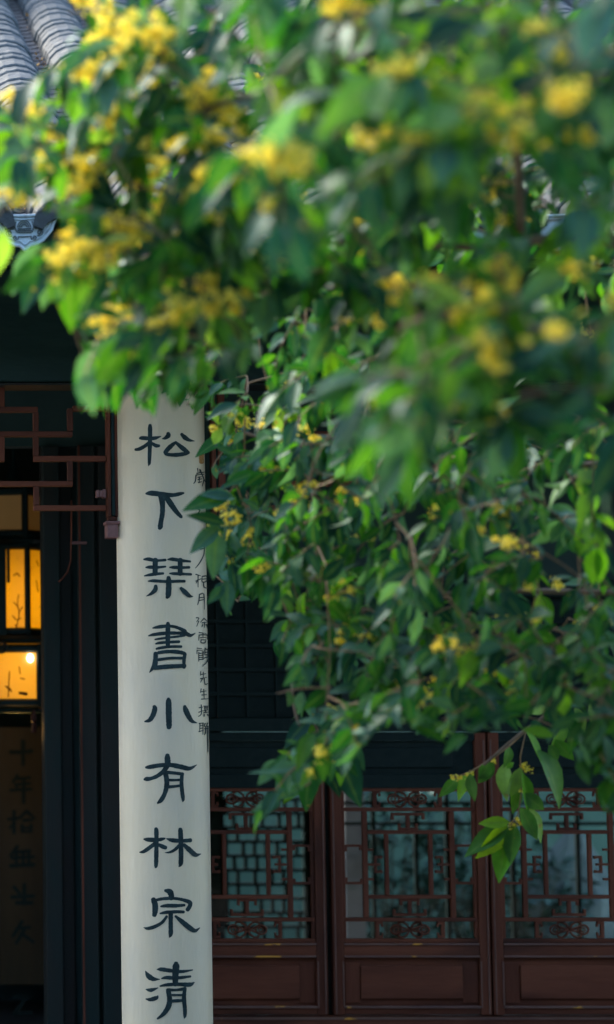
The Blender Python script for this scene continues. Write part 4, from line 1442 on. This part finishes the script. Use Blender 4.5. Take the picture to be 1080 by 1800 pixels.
# blossom seen in the photograph: column, row, distance, strength
def depth_at(px, py):
    if py < 340 and px > 470:
        return tr.uniform(3.7, 4.7)
    if 470 < py < 720 and px > 690:
        return tr.uniform(3.75, 4.3)
    if px < 480 and py < 640:
        return tr.uniform(4.6, 5.4)
    if py < 640:
        return tr.uniform(5.0, 6.3)
    if px < 470:
        return tr.uniform(6.7, 7.3)
    return tr.uniform(6.0, 7.0) if px < 600 else tr.uniform(5.6, 6.9)
FL = """150,8 185,25 185,60 220,68 145,135 208,130 238,135 168,158 170,205 195,215 30,185 38,210 105,250 115,265 75,285 70,300 30,340 10,345 60,335 150,305
160,310 260,250 300,270 243,322 285,80 260,80 355,145 362,175 375,200 408,235 440,265 475,290 500,285 380,330 405,345 312,358 345,360 572,8 610,25 640,20 750,178
655,190 672,230 705,250 765,250 768,270 750,175 980,50 890,200 890,260 195,385 210,405 125,445 160,447 230,435 138,480 165,485 380,415 400,430 350,405 430,455 385,515
345,530 290,540 315,545 170,555 188,583 215,570 245,620 545,400 570,400 600,400 625,412 660,395 680,370 690,520 680,500 765,498
785,508 838,528 1005,465 1005,490 1055,540 872,632 545,640 648,655 700,690 625,520 640,550 1075,655 425,750 490,750 515,773 470,820 455,850 545,857
590,875 398,905 385,950 437,948 450,1000 432,1020 505,880 565,1000 605,1035 645,905 768,905 865,950 910,960 915,1030 970,1022 945,1100 915,1075 605,1105 795,1107
565,1170 600,1060 730,1200 705,1200 840,1180 910,1200 555,1330 630,1270 1060,1075"""
FLP = [tuple(map(int, t.split(','))) for t in FL.split()]
for px, py in FLP:
    d = depth_at(px, py)
    c = D(px, py, d)
    near_board = 205 < px < 375 and py > 600
    if tr.random() < .55 and not near_board:
        shoot(c, 1)
    for _ in range(tr.choice((5, 6, 7, 9)) if px < 720 and py < 640 else tr.choice((1, 2, 3))):
        add_flower(c + Vector((tr.gauss(0, .026), tr.gauss(-.04, .018), tr.gauss(0, .016))), tr.uniform(.4, .85))
# the two nearest, brightest heads of blossom
for px, py, d, k in ((992, 175, 3.55, .72), (985, 590, 3.6, .6)):
    for _ in range(4):
        add_flower(D(px, py, d) + Vector((tr.gauss(0, .006), tr.gauss(0, .006), tr.gauss(0, .006))), k)
# general mass of leaves: shoots per 90-pixel cell
DENS = """057788788888
267767778888
788777777777
677777666656
377777763446
177877765566
077766646777
034146756777
000058777664
000067766554
000168765455
000057877666
000016789888
000003898887
000005873677
000003400001"""
for r, line in enumerate(DENS.split()):
    for c, ch in enumerate(line):
        k = int(ch)
        px, py = c * 90 + 45, r * 90 + 45
        far = depth_at(px, py)
        want = k * (.30 if far < 4.6 else .33 if far < 5.6 else .66)
        cnt = int(want) + (1 if tr.random() < want - int(want) else 0)
        for _ in range(cnt):
            x, y = px + tr.uniform(-45, 45), py + tr.uniform(-45, 45)
            shoot(D(x, y, depth_at(x, y)), 1 if tr.random() < .10 else 0)
        # a second, farther layer behind the near branches
        if r < 8 and k > 3 and c > 2:
            for _ in range(1 if tr.random() < .55 else 0):
                x, y = px + tr.uniform(-45, 45), py + tr.uniform(-45, 45)
                shoot(D(x, y, tr.uniform(6.3, 7.1)), 1 if tr.random() < .3 else 0)
# crown outside the picture, above and to the right
for _ in range(330):
    x, y, d = tr.uniform(420, 2000), tr.uniform(-900, -70), tr.uniform(3.6, 7.0)
    shoot(D(x, y, d), 1 if tr.random() < .4 else 0, 1.25)
for _ in range(230):
    x, y, d = tr.uniform(1190, 2100), tr.uniform(-60, 1350), tr.uniform(3.9, 6.8)
    shoot(D(x, y, d), 1 if tr.random() < .4 else 0, 1.2)

for _ in range(95):
    x, y = tr.uniform(640, 1110), tr.uniform(-20, 400)
    shoot(D(x, y, tr.uniform(4.6, 6.2)), 1 if tr.random() < .25 else 0)
# sprays that can be recognised one by one: centre, distance, then leaves as (dx, dy, toward camera) in pixels
def spray(px, py, d, lv, fl=0, up=None):
    c = D(px, py, d)
    FREE[0] = True
    YOUNG_LIT[0] = False
    for l in lv:
        (ax, ay), (bx_, by_) = l[0], l[1]
        yy = l[2] if len(l) > 2 else -.15
        a = D(ax, ay, d)
        b = D(bx_, by_, d)
        v = b - a
        L = v.length / .93
        v = v + Vector((0, yy * L, 0))
        add_leaf(a, v, L, (Vector((tr.gauss(0, .2), -1.0, .55)) if len(l) < 4 else Vector(l[3])), 5 if len(l) < 5 else l[4])
    for k in range(fl):
        add_flower(c + Vector((tr.gauss(0, .015), tr.gauss(0, .012), tr.gauss(0, .015))), .8)
    FREE[0] = False
# umbrella of leaves at the right
spray(885, 735, 4.2, [((885, 728), (800, 760)), ((885, 732), (830, 800)), ((890, 735), (860, 850)), ((892, 735), (905, 850)), ((895, 730), (970, 790)), ((895, 726), (1025, 760)), ((880, 722), (800, 735)), ((895, 722), (990, 735))], 3)
spray(1005, 470, 4.4, [((1000, 470), (905, 540)), ((1010, 470), (1070, 500)), ((1000, 462), (930, 470)), ((1005, 455), (1060, 430))], 4)
spray(890, 640, 4.2, [((880, 640), (870, 705)), ((885, 640), (905, 705)), ((870, 638), (800, 690)), ((895, 640), (960, 680))], 2)
# leaves round the head of the board
spray(230, 640, 5.4, [((215, 610), (255, 715), -.1), ((235, 620), (270, 725), -.1), ((195, 610), (205, 720), -.1), ((160, 600), (185, 715)), ((150, 640), (140, 715))], 1)
spray(335, 655, 7.4, [((330, 650), (285, 690)), ((325, 655), (315, 712)), ((340, 655), (358, 700)), ((345, 650), (380, 680)), ((330, 645), (300, 655))], 2)
spray(370, 600, 7.4, [((390, 560), (392, 610)), ((400, 600), (440, 640))], 0)
FREE[0] = True
for px, py in ((352, 560), (357, 572), (366, 592), (374, 600), (384, 612), (368, 628), (352, 640), (334, 652)):
    add_flower(D(px, py, 7.4), .62)
twig.tube([D(415, 628, 7.4), D(395, 618, 7.4), D(375, 600, 7.4), D(358, 575, 7.4)], .0028, 5)
# three leaves reaching over the board's right edge
spray(410, 765, 7.5, [((408, 745), (362, 732)), ((408, 758), (366, 750)), ((400, 765), (344, 800)), ((415, 760), (450, 745)), ((415, 770), (420, 815))], 0)
for px, py in ((410, 768), (416, 758), (424, 750), (404, 774), (420, 742)):
    add_flower(D(px, py, 7.5), .6)
# dark and pale leaves crossing the small inscription
spray(385, 880, 6.6, [((410, 872), (352, 868)), ((405, 870), (322, 895), -.2), ((395, 920), (330, 905), -.2), ((385, 925), (335, 970)), ((380, 935), (375, 1015)), ((395, 1030), (365, 1060)), ((400, 1020), (398, 1080))], 2)
spray(475, 990, 6.9, [((480, 975), (462, 1045)), ((490, 1000), (520, 1060)), ((505, 1090), (475, 1125)), ((500, 1100), (490, 1145))], 0)
FREE[0] = False
spray(95, 455, 5.2, [((100, 425), (38, 545)), ((105, 440), (74, 540)), ((112, 450), (100, 535)), ((70, 430), (22, 515)), ((120, 470), (125, 580)), ((90, 430), (55, 470))], 1)
# lower left tip of the mass
spray(545, 1330, 6.8, [((540, 1290), (490, 1350)), ((540, 1300), (485, 1395)), ((545, 1320), (535, 1420)), ((560, 1300), (595, 1395)), ((575, 1290), (630, 1410)), ((600, 1290), (640, 1350)), ((545, 1260), (500, 1310))], 2)
# fine sprig hanging in front of the right window
DS = 7.45
FREE[0] = True
YOUNG_LIT[0] = True
sp = [(955, 1258), (925, 1285), (895, 1312), (862, 1336), (830, 1355), (800, 1368)]
twig.tube([D(x, y, DS) for x, y in sp], .0026, 6)
twig.tube([D(x, y, DS) for x, y in ((1075, 1215), (1035, 1228), (1000, 1243), (955, 1258))], .0042, 6)
twig.tube([D(x, y, DS) for x, y in ((1000, 1250), (985, 1290), (965, 1330))], .0022, 6)
twig.tube([D(x, y, DS) for x, y in ((925, 1285), (915, 1330), (917, 1390), (912, 1430), (895, 1455))], .0022, 6)
for (a, b, yy) in (((895, 1312), (893, 1345), -.1), ((925, 1285), (955, 1340), -.1), ((945, 1320), (1003, 1405), -.1), ((860, 1338), (845, 1375), 0), ((888, 1342), (882, 1400), -.1), ((868, 1340), (842, 1380), .1), ((890, 1350), (905, 1340), 0),
                   ((918, 1360), (930, 1420), -.2), ((915, 1350), (900, 1398), -.1), ((910, 1385), (905, 1425), 0), ((920, 1395), (958, 1425), -.1), ((925, 1420), (962, 1472), -.1), ((915, 1420), (940, 1470), -.2),
                   ((895, 1445), (845, 1447), 0), ((893, 1452), (822, 1498), 0), ((890, 1448), (850, 1510), -.1), ((898, 1455), (885, 1500), -.3), ((890, 1465), (875, 1545), -.1), ((905, 1450), (893, 1515), -.2),
                   ((830, 1358), (803, 1395), 0), ((826, 1360), (832, 1405), -.1), ((803, 1370), (780, 1395), 0), ((975, 1300), (1008, 1335), 0), ((965, 1310), (985, 1340), 0), ((1000, 1248), (1010, 1290), 0), ((1010, 1245), (1035, 1285), 0), ((1040, 1230), (1050, 1285), 0), ((935, 1255), (960, 1240), 0), ((990, 1255), (975, 1330), 0)):
    a3, b3 = D(*a, DS + tr.uniform(-.05, .05)), D(*b, DS)
    v = b3 - a3
    L = v.length / .92
    add_leaf(a3, v + Vector((0, yy * L, 0)), L, Vector((tr.gauss(.1, .5), -1.0, tr.gauss(.4, .35))), tr.choice((0, 2, 5)))
for px, py in ((800, 1368), (808, 1366), (820, 1362), (830, 1358), (920, 1345), (925, 1352), (917, 1390), (908, 1440), (902, 1450), (912, 1446), (898, 1458), (868, 1338), (935, 1285)):
    add_flower(D(px, py, DS), .5)

FREE[0] = False
# the leaves that show largest become parts of their own, the rest one mass of real leaves
def shown(m, L):
    ok, d, px, py = in_frame(m.translation)
    return (L / d if ok else 0)
order = sorted(range(len(leaves)), key=lambda i: -shown(leaves[i][0], leaves[i][2]))
rest, resty = MB(), MB()
for r, i in enumerate(order):
    m, v, L, yg = leaves[i]
    if r < 298:
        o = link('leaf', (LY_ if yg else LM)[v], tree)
        o.parent = tree
        o.matrix_parent_inverse = TI
        o.matrix_basis = m
    else:
        put(resty if yg else rest, LV[v], m)
o = tag(T(resty.build('young_lit_foliage', M['younglit'], tree, True)), kind='stuff')  # fresh shoots together with leaves whose sunlight is painted in
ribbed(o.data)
o = tag(T(rest.build('foliage', M['leaf'], tree, True)), kind='stuff')
ribbed(o.data)
order = sorted(range(len(flowers)), key=lambda i: -shown(flowers[i][0], flowers[i][2] * .03))
restf = MB()
for r, i in enumerate(order):
    m, v, k = flowers[i]
    if r < 298:
        o = link('flower_cluster', FM[v], tree)
        o.parent = tree
        o.matrix_parent_inverse = TI
        o.matrix_basis = m
    else:
        put(restf, FV[v], m)
if restf.v:
    tag(T(restf.build('blossom', M['flower'], tree)), kind='stuff')
tag(T(twig.build('twig', M['twig'], tree, True)), kind='stuff')
print('leaves', len(leaves), 'flowers', len(flowers), 'tiles', ncov, npan)
